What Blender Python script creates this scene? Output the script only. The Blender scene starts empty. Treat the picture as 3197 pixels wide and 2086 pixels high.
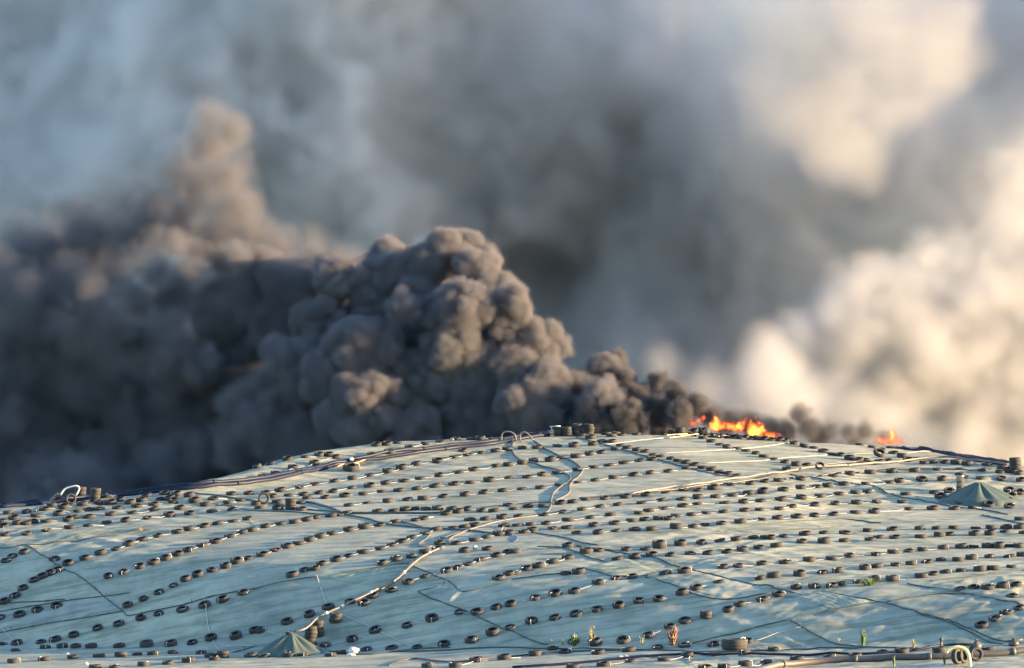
import bpy, bmesh, math, random, time
import numpy as np
from mathutils import Vector, Matrix
_T0 = time.time()
sc = bpy.context.scene
col = sc.collection
R = math.radians

# ------------------------------------------------------------------ camera, sky, sun, exposure
W0, H0 = 3197.0, 2086.0                 # the photograph's own pixel frame, used to measure positions
FPX = 16400.0                           # focal length in those pixels
CX, CY = W0 / 2, H0 / 2
CZ = 30.0                               # camera height
cam_d = bpy.data.cameras.new('camera'); cam = bpy.data.objects.new('camera', cam_d); col.objects.link(cam)
cam_d.sensor_width = 36.0; cam_d.lens = 36.0 * FPX / W0
cam_d.clip_start = 1.0; cam_d.clip_end = 20000.0
cam.location = (0, 0, CZ); cam.rotation_euler = (R(90), 0, 0)
sc.camera = cam

SUN_EL, SUN_BACK = 9.0, -3.0           # elevation, and degrees behind the plane across the view (sun stands to the right)
ts = Vector((math.cos(R(SUN_EL)) * math.cos(R(SUN_BACK)), math.cos(R(SUN_EL)) * math.sin(R(SUN_BACK)), math.sin(R(SUN_EL))))
world = bpy.data.worlds.new('World'); sc.world = world; world.use_nodes = True
wn = world.node_tree.nodes; wl = world.node_tree.links
sky = wn.new('ShaderNodeTexSky'); sky.sky_type = 'NISHITA'; sky.sun_disc = False
sky.sun_elevation = R(SUN_EL); sky.sun_rotation = math.atan2(ts.x, ts.y)
sky.altitude = 50; sky.air_density = 1.0; sky.dust_density = 0.5; sky.ozone_density = 2.4
wl.new(sky.outputs[0], wn['Background'].inputs[0]); wn['Background'].inputs[1].default_value = 0.078
sd = bpy.data.lights.new('sun', 'SUN'); sun = bpy.data.objects.new('sun', sd); col.objects.link(sun)
sd.energy = 3.1; sd.angle = R(0.6); sd.color = (1.0, 0.66, 0.34)
sun.rotation_euler = ts.to_track_quat('Z', 'Y').to_euler()
vs = sc.view_settings; vs.view_transform = 'Standard'; vs.look = 'None'; vs.gamma = 1.0; vs.use_curve_mapping = False
vs.exposure = 3.3
cy = sc.cycles
cy.volume_bounces = 3; cy.max_bounces = 8; cy.diffuse_bounces = 2; cy.glossy_bounces = 2; cy.transparent_max_bounces = 96
cy.volume_step_rate = 1.0; cy.volume_max_steps = 512
cy.use_adaptive_sampling = True; cy.adaptive_threshold = 0.05
cy.use_denoising = True
try: cy.denoiser = 'OPENIMAGEDENOISE'
except Exception: pass

def at(u, v, Y):                        # a point of the photograph at depth Y
    return Vector(((u - CX) / FPX * Y, Y, CZ - (v - CY) / FPX * Y))

# ------------------------------------------------------------------ small helpers
def tag(o, label=None, cat=None, group=None, kind=None):
    if label: o['label'] = label
    if cat: o['category'] = cat
    if group: o['group'] = group
    if kind: o['kind'] = kind
    return o
def link(o, parent=None):
    col.objects.link(o)
    if parent is not None: o.parent = parent
    return o
def mesh_obj(name, verts, faces, mat, parent=None, smooth=True):
    me = bpy.data.meshes.new(name); me.from_pydata([tuple(v) for v in verts], [], faces)
    if smooth: me.polygons.foreach_set('use_smooth', [True] * len(me.polygons))
    if mat: me.materials.append(mat)
    me.update()
    return link(bpy.data.objects.new(name, me), parent)
def mat_new(name):
    m = bpy.data.materials.new(name); m.use_nodes = True
    nt = m.node_tree; return m, nt.nodes, nt.links, nt.nodes['Principled BSDF']
def mat_plain(name, c, rough=0.6, var=0.35, scale=6.0, metal=0.0, bump=0.0):
    m, n, l, b = mat_new(name)
    tc = n.new('ShaderNodeTexCoord'); no = n.new('ShaderNodeTexNoise'); no.inputs['Scale'].default_value = scale; no.inputs['Detail'].default_value = 4
    l.new(tc.outputs['Object'], no.inputs['Vector'])
    mx = n.new('ShaderNodeMixRGB'); mx.inputs[1].default_value = (*[k * (1 - var) for k in c], 1); mx.inputs[2].default_value = (*[min(1, k * (1 + var)) for k in c], 1)
    l.new(no.outputs['Fac'], mx.inputs[0]); l.new(mx.outputs[0], b.inputs['Base Color'])
    b.inputs['Roughness'].default_value = rough; b.inputs['Metallic'].default_value = metal
    if bump:
        bp = n.new('ShaderNodeBump'); bp.inputs['Strength'].default_value = bump; bp.inputs['Distance'].default_value = 0.02
        l.new(no.outputs['Fac'], bp.inputs['Height']); l.new(bp.outputs[0], b.inputs['Normal'])
    return m
rng = np.random.default_rng(7)
random.seed(7)

def up_matrix(n, a):                    # cubic B-spline upsampling from a+3 lattice values to n samples
    t = np.linspace(0, a, n, endpoint=False); i = np.floor(t).astype(int); f = t - i
    w = np.stack([(1 - f) ** 3, 3 * f ** 3 - 6 * f ** 2 + 4, -3 * f ** 3 + 3 * f ** 2 + 3 * f + 1, f ** 3], 1) / 6
    M = np.zeros((n, a + 3), np.float32)
    for k in range(4): M[np.arange(n), i + k] += w[:, k]
    return M
def noise3(shape, cells, g=rng):
    cells = [max(1, int(round(c))) for c in cells]
    a = g.standard_normal([c + 3 for c in cells]).astype(np.float32)
    for ax in range(3):
        n = shape[ax]; t = np.linspace(0, cells[ax], n, endpoint=False); i = np.floor(t).astype(int); f = (t - i).astype(np.float32)
        w_ = [(1 - f) ** 3 / 6, (3 * f ** 3 - 6 * f ** 2 + 4) / 6, (-3 * f ** 3 + 3 * f ** 2 + 3 * f + 1) / 6, f ** 3 / 6]
        sh = [1, 1, 1]; sh[ax] = n; o = None
        for k in range(4):
            q = np.take(a, i + k, axis=ax); q *= w_[k].reshape(sh).astype(np.float32)
            if o is None: o = q
            else: o += q
        a = o
    return a
def fbm3(shape, size, wave, octs, gain=0.5, g=rng):     # size in metres, wave = largest wavelength
    o = np.zeros(shape, np.float32); A = 1.0
    for k in range(octs):
        o += A * noise3(shape, [s / wave for s in size], g); wave *= 0.5; A *= gain
    return o
def noise2(shape, cells, g=rng):
    cells = [max(1, int(round(c))) for c in cells]
    a = g.standard_normal([c + 3 for c in cells]).astype(np.float32)
    return up_matrix(shape[0], cells[0]) @ a @ up_matrix(shape[1], cells[1]).T

# ------------------------------------------------------------------ the mound: heights on a polar grid round the viewpoint
CREST = [(-900, 1640), (-400, 1612), (0, 1588), (200, 1572), (350, 1556), (500, 1540), (620, 1512), (700, 1490), (800, 1460), (900, 1433), (1000, 1412), (1100, 1396), (1200, 1386),
         (1400, 1375), (1550, 1367), (1650, 1360), (1800, 1356), (2000, 1358), (2200, 1363), (2400, 1376), (2600, 1387), (2700, 1394), (2800, 1402), (2900, 1412),
         (3000, 1427), (3100, 1442), (3197, 1458), (3600, 1540), (4100, 1660)]
BRK = [(-900, 1668), (0, 1700), (1600, 1790), (3197, 1862), (4100, 1900)]
FOOT = [(-900, 2008), (0, 2008), (900, 2024), (1600, 2028), (2400, 2022), (3197, 2008), (4100, 2000)]
def lut(tab, u): return np.interp(u, [a for a, b in tab], [b for a, b in tab])
NU = 560
US = np.linspace(-700, 3900, NU)
NR = 760
RS = np.concatenate([np.linspace(203, 330, 690), np.linspace(331, 420, 70)])
VB = 2230.0
def smooth1(a, k):
    p = np.pad(a, (k, k), mode='edge'); ker = np.hanning(2 * k + 3)[1:-1]; ker /= ker.sum()
    return np.convolve(p, ker, mode='valid')
def sm01(x):
    x = np.clip(x, 0, 1); return x * x * (3 - 2 * x)
def col_angle(u, v, vc, vb, vf):
    t = np.clip((v - vc) / 14.0, 0, 1)
    up = 2.4 + (7.4 - 2.4) * t                                 # upper cap, seen nearly edge-on
    right = sm01((u - 2000) / 900); up = up - 0.9 * right * t
    # the shoulder behind the pipe on the left leans to the viewer
    left = sm01((1650 - u) / 700) * sm01((u - 300) / 450) * sm01(1 - (v - vc - 35) / 45)
    up = up + 5 * left * t
    s = 1 / (1 + np.exp(-(v - vb - 25) / 38.0)); e = 1 / (1 + np.exp(-(v - vf) / 6.0))
    return (up * (1 - s) + 22.0 * s) * (1 - e) + 5.2 * e
ZG = np.zeros((NU, NR))
cr = smooth1(lut(CREST, US), 6); bk = smooth1(lut(BRK, US), 40); ft = smooth1(lut(FOOT, US), 40)
CRD = np.zeros(NU)
for i, u in enumerate(US):
    v = np.arange(VB, cr[i], -1.0); a = np.radians(col_angle(u, v, cr[i], bk[i], ft[i]))
    d = np.zeros(len(v)); d[0] = 221.0 + (1600 - u) * 0.0066
    for k in range(1, len(v)): d[k] = d[k - 1] * (1 + (1.0 / FPX) / math.tan(a[k]))
    z = CZ - (v - CY) / FPX * d
    CRD[i] = d[-1]
    zz = np.interp(RS, d, z)
    b = RS > d[-1]; dr = RS[b] - d[-1]
    zz[b] = z[-1] - (0.02 * dr + 0.0025 * dr ** 2 if True else 0) - 0.02 * dr
    zz = np.where(b, np.maximum(zz, z[-1] - 9), zz)
    ZG[i] = zz
for _ in range(40):                                          # even the columns out
    ZG[1:-1] = (ZG[:-2] + 2 * ZG[1:-1] + ZG[2:]) / 4
# real folds of the sheet: long soft swells, and finer creases
gr = np.random.default_rng(11)
lenU = 60.0; lenR = 116.0
sw = 0.06 * noise2((NU, NR), (12, 20), gr)
f1 = noise2((NU, NR), (22, 120), gr); f2 = noise2((NU, NR), (40, 190), gr); f3 = noise2((NU, NR), (34, 80), gr); f4 = noise2((NU, NR), (130, 210), gr)
rd = lambda f: 1 - np.abs(f) * 1.6
def shear(f, k):
    o = np.empty_like(f)
    for i in range(NU): o[i] = np.roll(f[i], int(round(k * i)))
    return o
f5 = shear(noise2((NU, NR), (16, 100), gr), 0.55); f6 = shear(noise2((NU, NR), (26, 150), gr), -0.8); f7 = shear(noise2((NU, NR), (40, 230), gr), 0.9)
ridg = 0.080 * rd(f1) + 0.040 * rd(f2) + 0.06 * rd(f3) + 0.004 * f4 + 0.075 * rd(f5) + 0.06 * rd(f6) + 0.035 * rd(f7)
amp = 0.55 + 0.65 * noise2((NU, NR), (10, 16), gr); amp = np.clip(amp, 0.08, 1.8)
ZD = ZG + sw * 0.6 + ridg * amp
THS = (US - CX) / FPX
XX = THS[:, None] * RS[None, :]; YY = np.broadcast_to(RS[None, :], XX.shape)
def ground_z(x, y):
    i = (x / y * FPX + CX - US[0]) / (US[1] - US[0]); j = np.interp(y, RS, np.arange(NR))
    i = min(max(i, 0), NU - 1.001); j = min(max(j, 0), NR - 1.001)
    a, b = int(i), int(j); p, q = i - a, j - b
    return float((ZD[a, b] * (1 - q) + ZD[a, b + 1] * q) * (1 - p) + (ZD[a + 1, b] * (1 - q) + ZD[a + 1, b + 1] * q) * p)
def ground_n(x, y, e=0.35):
    n = Vector((-(ground_z(x + e, y) - ground_z(x - e, y)) / (2 * e), -(ground_z(x, y + e) - ground_z(x, y - e)) / (2 * e), 1.0))
    return n.normalized()
def hit(u, v):                                               # where the sight line through (u, v) meets the mound
    i = (u - US[0]) / (US[1] - US[0]); i = min(max(i, 0), NU - 1.001); a = int(i); p = i - a
    z = ZD[a] * (1 - p) + ZD[a + 1] * p
    vv = CY + (CZ - z) / RS * FPX                            # row at which each distance shows
    k = np.nonzero(vv <= v)[0]
    if len(k) == 0:
        j = int(np.argmin(vv[:700])); r = RS[j]
    else:
        j = k[0]
        if j == 0: r = RS[0]
        else: r = RS[j - 1] + (RS[j] - RS[j - 1]) * (vv[j - 1] - v) / max(1e-6, vv[j - 1] - vv[j])
    x = (u - CX) / FPX * r
    return Vector((x, r, ground_z(x, r)))
vid = np.arange(NU * NR).reshape(NU, NR)
quads = np.stack([vid[:-1, :-1], vid[1:, :-1], vid[1:, 1:], vid[:-1, 1:]], -1).reshape(-1, 4)
me = bpy.data.meshes.new('ground')
me.vertices.add(NU * NR); me.vertices.foreach_set('co', np.stack([XX, YY, ZD], -1).astype(np.float32).ravel())
me.loops.add(quads.size); me.loops.foreach_set('vertex_index', quads.ravel().astype(np.int32))
me.polygons.add(len(quads)); me.polygons.foreach_set('loop_start', np.arange(0, quads.size, 4, dtype=np.int32))
me.update(calc_edges=True); me.polygons.foreach_set('use_smooth', np.ones(len(quads), bool))
ground = link(bpy.data.objects.new('ground', me)); ground['kind'] = 'structure'

def mat_sheet(tint=(1, 1, 1)):
    m, n, l, b = mat_new('sheet')
    tc = n.new('ShaderNodeTexCoord')
    def noise(sc_, vec=(1, 1, 1), det=5, rough=0.6):
        mp = n.new('ShaderNodeMapping'); mp.inputs['Scale'].default_value = vec; l.new(tc.outputs['Object'], mp.inputs['Vector'])
        no = n.new('ShaderNodeTexNoise'); no.inputs['Scale'].default_value = sc_; no.inputs['Detail'].default_value = det; no.inputs['Roughness'].default_value = rough
        l.new(mp.outputs[0], no.inputs['Vector']); return no.outputs['Fac']
    a = noise(0.22, (1, 0.5, 1), 6); c = noise(1.6, (1, .35, 1), 6)
    r1 = n.new('ShaderNodeValToRGB'); l.new(a, r1.inputs[0])
    r1.color_ramp.elements[0].position = 0.32; r1.color_ramp.elements[0].color = (0.205 * tint[0], 0.224 * tint[1], 0.182 * tint[2], 1)
    r1.color_ramp.elements[1].position = 0.68; r1.color_ramp.elements[1].color = (0.318 * tint[0], 0.316 * tint[1], 0.240 * tint[2], 1)
    mx = n.new('ShaderNodeMixRGB'); mx.blend_type = 'MULTIPLY'; mx.inputs[0].default_value = 0.5; l.new(r1.outputs[0], mx.inputs[1])
    r2 = n.new('ShaderNodeValToRGB'); l.new(c, r2.inputs[0]); r2.color_ramp.elements[0].position = 0.3; r2.color_ramp.elements[0].color = (0.6, 0.62, 0.6, 1)
    r2.color_ramp.elements[1].position = 0.6; r2.color_ramp.elements[1].color = (1, 1, 1, 1)
    l.new(r2.outputs[0], mx.inputs[2])
    st = noise(1.0, (0.22, 1.5, 1), 6, 0.68)                 # streaks of grime, with the shade of creases painted into the colour
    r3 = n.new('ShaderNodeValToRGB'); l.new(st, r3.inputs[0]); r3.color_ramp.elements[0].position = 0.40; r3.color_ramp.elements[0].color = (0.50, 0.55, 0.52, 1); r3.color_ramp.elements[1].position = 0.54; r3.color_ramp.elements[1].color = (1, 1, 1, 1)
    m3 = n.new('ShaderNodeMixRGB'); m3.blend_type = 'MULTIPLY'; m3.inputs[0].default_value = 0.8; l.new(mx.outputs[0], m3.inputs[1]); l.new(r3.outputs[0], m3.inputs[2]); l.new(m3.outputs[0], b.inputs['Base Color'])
    b.inputs['Roughness'].default_value = 0.75; b.inputs['Specular IOR Level'].default_value = 0.25
    bp = n.new('ShaderNodeBump'); bp.inputs['Strength'].default_value = 0.85; bp.inputs['Distance'].default_value = 0.10
    l.new(noise(1.1, (0.45, 1.3, 1), 2, 0.5), bp.inputs['Height']); l.new(bp.outputs[0], b.inputs['Normal'])
    return m
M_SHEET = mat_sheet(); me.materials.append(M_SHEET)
# ------------------------------------------------------------------ smoke: density fields turned into volumes
VOLS = []
def make_volume(name, D, lo, hi, mat, label_kind='stuff'):
    D = np.where(D < 0.008 * D.max(), 0, D); nx, ny, nz = D.shape
    k = len(VOLS) + 1; VOLS.append(name)                     # no two volumes share a boundary plane
    lo = tuple(float(a) + k * b for a, b in zip(lo, (.029, .037, .033))); hi = tuple(float(a) + k * b for a, b in zip(hi, (.041, .051, .045)))
    me = bpy.data.meshes.new(name); me.vertices.add(D.size)
    at_ = me.attributes.new('d', 'FLOAT', 'POINT'); at_.data.foreach_set('value', np.ascontiguousarray(D.transpose(2, 1, 0)).astype(np.float32).ravel())
    ob = link(bpy.data.objects.new(name, me)); ob['kind'] = label_kind
    ng = bpy.data.node_groups.new(name, 'GeometryNodeTree')
    ng.interface.new_socket('Geometry', in_out='INPUT', socket_type='NodeSocketGeometry'); ng.interface.new_socket('Geometry', in_out='OUTPUT', socket_type='NodeSocketGeometry')
    N = ng.nodes; L = ng.links
    gi = N.new('NodeGroupInput'); go = N.new('NodeGroupOutput')
    vc = N.new('GeometryNodeVolumeCube'); vc.inputs['Min'].default_value = lo; vc.inputs['Max'].default_value = hi
    for k, q in zip('XYZ', (nx, ny, nz)): vc.inputs['Resolution ' + k].default_value = q
    pos = N.new('GeometryNodeInputPosition'); sep = N.new('ShaderNodeSeparateXYZ'); L.new(pos.outputs[0], sep.inputs[0])
    def idx(s, a, b, n_):
        q = N.new('ShaderNodeMath'); q.operation = 'MULTIPLY_ADD'; L.new(sep.outputs[s], q.inputs[0]); k = (n_ - 1) / (b - a); q.inputs[1].default_value = k; q.inputs[2].default_value = -a * k
        r = N.new('ShaderNodeMath'); r.operation = 'ROUND'; L.new(q.outputs[0], r.inputs[0])
        c = N.new('ShaderNodeClamp'); L.new(r.outputs[0], c.inputs[0]); c.inputs[1].default_value = 0; c.inputs[2].default_value = n_ - 1
        return c.outputs[0]
    ix, iy, iz = idx(0, lo[0], hi[0], nx), idx(1, lo[1], hi[1], ny), idx(2, lo[2], hi[2], nz)
    m1 = N.new('ShaderNodeMath'); m1.operation = 'MULTIPLY_ADD'; L.new(iz, m1.inputs[0]); m1.inputs[1].default_value = ny; L.new(iy, m1.inputs[2])
    m2 = N.new('ShaderNodeMath'); m2.operation = 'MULTIPLY_ADD'; L.new(m1.outputs[0], m2.inputs[0]); m2.inputs[1].default_value = nx; L.new(ix, m2.inputs[2])
    na = N.new('GeometryNodeInputNamedAttribute'); na.data_type = 'FLOAT'; na.inputs[0].default_value = 'd'
    si = N.new('GeometryNodeSampleIndex'); si.data_type = 'FLOAT'; L.new(gi.outputs[0], si.inputs[0])
    L.new(na.outputs[0], si.inputs['Value']); L.new(m2.outputs[0], si.inputs['Index'])
    L.new(si.outputs[0], vc.inputs['Density'])
    sm = N.new('GeometryNodeSetMaterial'); L.new(vc.outputs[0], sm.inputs[0]); sm.inputs['Material'].default_value = mat
    L.new(sm.outputs[0], go.inputs[0])
    md = ob.modifiers.new('volume', 'NODES'); md.node_group = ng
    me.materials.append(mat)
    return ob
def mat_smoke(name, c, density, aniso=0.0, step=4.0):
    m = bpy.data.materials.new(name); m.use_nodes = True; n = m.node_tree.nodes; l = m.node_tree.links
    n.remove(n['Principled BSDF'])
    pv = n.new('ShaderNodeVolumePrincipled'); pv.inputs['Color'].default_value = (*c, 1); pv.inputs['Density'].default_value = density
    pv.inputs['Anisotropy'].default_value = aniso
    l.new(pv.outputs[0], n['Material Output'].inputs['Volume']); m.cycles.volume_step_rate = step
    return m
SH = 5.0                                # the smoke stands this much behind the first guess of the crest
class Field:
    def __init__(s, lo, hi, vox):
        s.lo = np.array(lo, float); s.n = np.maximum(2, np.round((np.array(hi) - s.lo) / vox).astype(int)) + 1
        s.hi = s.lo + (s.n - 1) * vox; s.vox = vox
        s.S = np.full(tuple(s.n), -9.0, np.float32)         # depth in metres under the surface of the smoke
        s.size = s.hi - s.lo
    def puff(s, c, r, nz=None, amp=0.0, squash=1.0):
        R_ = r * (1.25 + 0.8 * amp) + 2.2 if amp > 1 else r * (1.3 + 0.6 * amp) + 0.8
        a = np.maximum(0, np.floor((np.array(c) - R_ - s.lo) / s.vox).astype(int)); b = np.minimum(s.n, np.ceil((np.array(c) + R_ - s.lo) / s.vox).astype(int) + 1)
        if np.any(b <= a): return
        ax = [(s.lo[k] + np.arange(a[k], b[k]) * s.vox - c[k]).astype(np.float32) for k in range(3)]
        d = np.sqrt(ax[0][:, None, None] ** 2 + ax[1][None, :, None] ** 2 + (ax[2] / squash)[None, None, :] ** 2)
        q = r - d
        sl = tuple(slice(a[k], b[k]) for k in range(3))
        if nz is not None: q += nz[sl] * (amp * r)
        np.maximum(s.S[sl], q, out=s.S[sl])
def billow(F, c, r, nz, g, level=2, amp=0.16, n1=16, n2=9):
    F.puff(c, r, nz, amp)
    if level < 1: return
    for _ in range(n1):
        d = g.standard_normal(3); d /= np.linalg.norm(d)
        if d[2] < -0.5: d[2] *= -1
        if d[1] > 0.35: d[1] *= -1
        r1 = r * g.uniform(0.16, 0.46); c1 = np.array(c) + d * (r - r1 * 0.2)
        F.puff(c1, r1, nz, amp)
        if level < 2: continue
        for _ in range(n2):
            e = g.standard_normal(3); e /= np.linalg.norm(e); e = e + d * 0.6; e /= np.linalg.norm(e)
            if e[1] > 0.35: e[1] *= -1
            r2 = r1 * g.uniform(0.25, 0.45); F.puff(c1 + e * (r1 - r2 * 0.2), r2, nz, amp * 0.6)
def sstep(x, a, b):
    t = np.clip((x - a) / (b - a), 0, 1); return t * t * (3 - 2 * t)

# the black plume that rolls off the burning tyres
def w(p):
    q = at(p[0], p[1], p[3] + SH); return np.array((q.x, q.y, q.z)), p[2] / FPX * p[3]
def axes(F):
    return (np.linspace(F.lo[0], F.hi[0], F.n[0], dtype=np.float32)[:, None, None], np.linspace(F.lo[1], F.hi[1], F.n[1], dtype=np.float32)[None, :, None], np.linspace(F.lo[2], F.hi[2], F.n[2], dtype=np.float32)[None, None, :])
def soot():
    g = np.random.default_rng(21)
    F = Field((-39, 320 + SH, 15), (13.0, 348 + SH, 47), 0.18)
    nz = fbm3(tuple(F.n), F.size, 3.0, 5, 0.62, g) * 0.55
    P = [
        (1880, 1265, 74, 324.5), (1885, 1165, 52, 327), (1850, 1340, 80, 323.5), (1800, 1225, 66, 325.5), (1760, 1320, 90, 324), (1700, 1210, 80, 325), (1690, 1125, 62, 325.5), (1742, 1088, 42, 325.5),
        (1722, 1042, 38, 326), (1655, 1070, 62, 326), (1640, 1290, 100, 324.5), (1600, 1180, 90, 326.5), (1575, 1055, 80, 327), (1545, 955, 88, 328), (1600, 945, 56, 327), (1622, 1000, 48, 326.5),
        (1490, 860, 72, 329.5), (1440, 800, 74, 331), (1390, 785, 60, 331.5), (1515, 812, 46, 330.5), (1450, 765, 40, 331), (1335, 845, 74, 331.5), (1430, 975, 95, 327), (1300, 935, 78, 329),
        (1262, 960, 52, 327), (1420, 1110, 105, 326), (1480, 1250, 120, 325.5), (1310, 1070, 95, 329), (1330, 1230, 120, 326), (1210, 880, 80, 332), (1150, 985, 95, 330), (1060, 885, 76, 331.5),
        (1130, 1130, 120, 328), (1150, 1290, 130, 327), (1020, 1020, 95, 331), (1040, 1190, 100, 326.5), (1700, 1400, 90, 325.5), (1900, 1400, 80, 325), (1500, 1400, 110, 326), (1300, 1390, 110, 326.5)]
    # a thick back, so that the left lies in its shade
    P += [(1250, 880, 110, 341), (1380, 900, 120, 343), (1150, 960, 130, 342), (1500, 1040, 130, 340), (1300, 1100, 170, 342), (1620, 1190, 110, 336), (1500, 1250, 150, 340), (1100, 1200, 180, 341), (1000, 1000, 110, 342), (1000, 900, 100, 338), (900, 1010, 120, 340), (800, 1160, 150, 342), (1200, 1060, 150, 344)]
    Q = [(930, 930, 95, 333), (870, 870, 66, 333), (805, 848, 66, 333), (740, 808, 52, 333.5), (680, 815, 62, 333.5), (610, 800, 56, 334), (545, 772, 56, 334), (480, 780, 62, 334.5), (428, 828, 66, 334.5),
         (395, 920, 85, 335), (520, 940, 110, 333), (680, 985, 120, 334), (830, 1060, 120, 332.5), (930, 1190, 130, 331), (740, 1200, 150, 334.5), (560, 1120, 140, 333), (410, 1060, 110, 335), (350, 1230, 160, 336),
         (600, 1320, 180, 335), (850, 1360, 170, 332), (350, 1450, 200, 335), (1000, 1420, 140, 328.5), (150, 1300, 200, 338), (100, 1100, 170, 339), (0, 1450, 220, 337), (230, 990, 130, 338), (-120, 1250, 220, 339), (560, 1560, 200, 333), (250, 1620, 220, 333), (250, 880, 120, 335.5), (120, 960, 140, 336), (300, 1010, 130, 334), (20, 900, 140, 338), (180, 1160, 150, 335), (-70, 1060, 160, 337), (340, 860, 90, 336), (480, 865, 90, 333.5), (570, 860, 90, 333), (430, 940, 100, 333.5)]
    T = [(640, 470, 95, 337), (690, 560, 100, 337), (610, 600, 110, 337.5), (730, 650, 90, 336.5), (560, 540, 85, 338), (645, 385, 70, 337), (715, 425, 70, 337.5), (670, 740, 110, 336), (560, 700, 110, 337), (780, 740, 80, 336), (470, 680, 110, 338), (380, 760, 110, 338), (860, 790, 80, 336), (980, 790, 80, 337), (270, 740, 120, 339), (130, 820, 140, 340), (1060, 810, 60, 336)]
    for p in P: c, r = w(p); c[1] += g.uniform(-1.6, 1.6); billow(F, c, r * 0.94, nz, g, 2, 0.5, 28, 10)
    A = F.S.copy(); F.S[:] = -9
    for p in Q: c, r = w(p); c[1] += g.uniform(-2, 2); billow(F, c, r, nz, g, 2, 0.8, 20, 4)
    B = F.S.copy(); F.S[:] = -9
    for p in T: c, r = w(p); billow(F, c, r, nz, g, 2, 0.9, 18, 4)
    x, y, z = axes(F)
    soft = sstep(-x, 14, 30)                                # the farther from the fire, the more it has spread
    D = np.maximum(sstep(A, -0.12, 0.46), (0.6 - 0.38 * soft) * np.clip((B + 0.15) / (1.0 + 1.6 * soft), 0, 1) ** 1.3)
    D = np.maximum(D, 0.20 * np.clip((F.S + 0.3) / 2.0, 0, 1) ** 1.3)
    veil = (1 - sstep(x + 2 * nz, -26, -14)) * (1 - sstep(z + 4 * nz, 24, 34)) * sstep(y, 336 + SH, 340 + SH)
    D = np.maximum(D, 0.07 * veil * np.clip(1 + 0.8 * nz, 0.1, 2))
    box = sstep(x, F.lo[0], F.lo[0] + 1.5) * (1 - sstep(y, F.hi[1] - 2, F.hi[1] - .3)) * (1 - sstep(z, F.hi[2] - 2, F.hi[2] - .3))
    return F, (D * box).astype(np.float32)
NEAR = [
        (2290, 1330, 24, 323), (2235, 1305, 32, 323), (2175, 1270, 40, 323), (2120, 1305, 50, 323), (2105, 1232, 44, 324), (2058, 1205, 44, 325), (2050, 1295, 62, 323), (1985, 1250, 52, 324.5),
        (1955, 1325, 70, 323), (1945, 1190, 44, 325), (1935, 1145, 32, 326), (1880, 1265, 74, 324.5), (1885, 1165, 52, 327), (1925, 1122, 32, 328), (1850, 1340, 80, 323.5), (1900, 1400, 80, 325),
        (2080, 1380, 60, 325)]
def soot_near():                                            # jet black where it leaves the fire
    g = np.random.default_rng(22)
    F = Field((2.5, 321 + SH, 16), (26, 334 + SH, 31), 0.115)
    nz = fbm3(tuple(F.n), F.size, 2.2, 5, 0.55, g) * 0.55
    for p in NEAR: c, r = w(p); c[1] += g.uniform(-1, 1); billow(F, c, r * 0.94, nz, g, 2, 0.5, 26, 9)
    A = F.S.copy(); F.S[:] = -9
    for p in [(2493, 1300, 36, 323), (2523, 1340, 38, 323), (2453, 1345, 34, 323), (2593, 1342, 30, 323.5), (2644, 1350, 32, 324), (2694, 1350, 34, 324.5), (2755, 1366, 20, 325), (2272, 1318, 40, 323), (2322, 1310, 24, 323), (2216, 1297, 34, 323), (2669, 1385, 30, 324), (2560, 1370, 36, 324), (2400, 1345, 36, 323), (2340, 1330, 34, 323.5)]:
        c, r = w(p); billow(F, c, r, nz, g, 2, 0.9, 12, 6)
    x, y, z = axes(F)
    D = np.maximum(sstep(A, -0.05, 0.4) * sstep(x, 2.5, 5.5), 0.45 * sstep(F.S, -0.2, 0.55))
    return F, D.astype(np.float32)
t0 = time.time()
F, D = soot()
print('soot', D.shape, D.size, time.time() - t0)
tag(make_volume('black_smoke', D, tuple(F.lo), tuple(F.hi), mat_smoke('grey_black_smoke', (0.198, 0.20, 0.222), 6.0, 0.0, 1.8)), 'thick dark smoke plume rolling left behind the crest', 'smoke')
F, D = soot_near()
tag(make_volume('black_smoke', D, tuple(F.lo), tuple(F.hi), mat_smoke('jet_black_smoke', (0.13, 0.13, 0.142), 7.0, 0.0, 2.6)), 'jet black smoke puffs rising straight off the flames', 'smoke')

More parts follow.
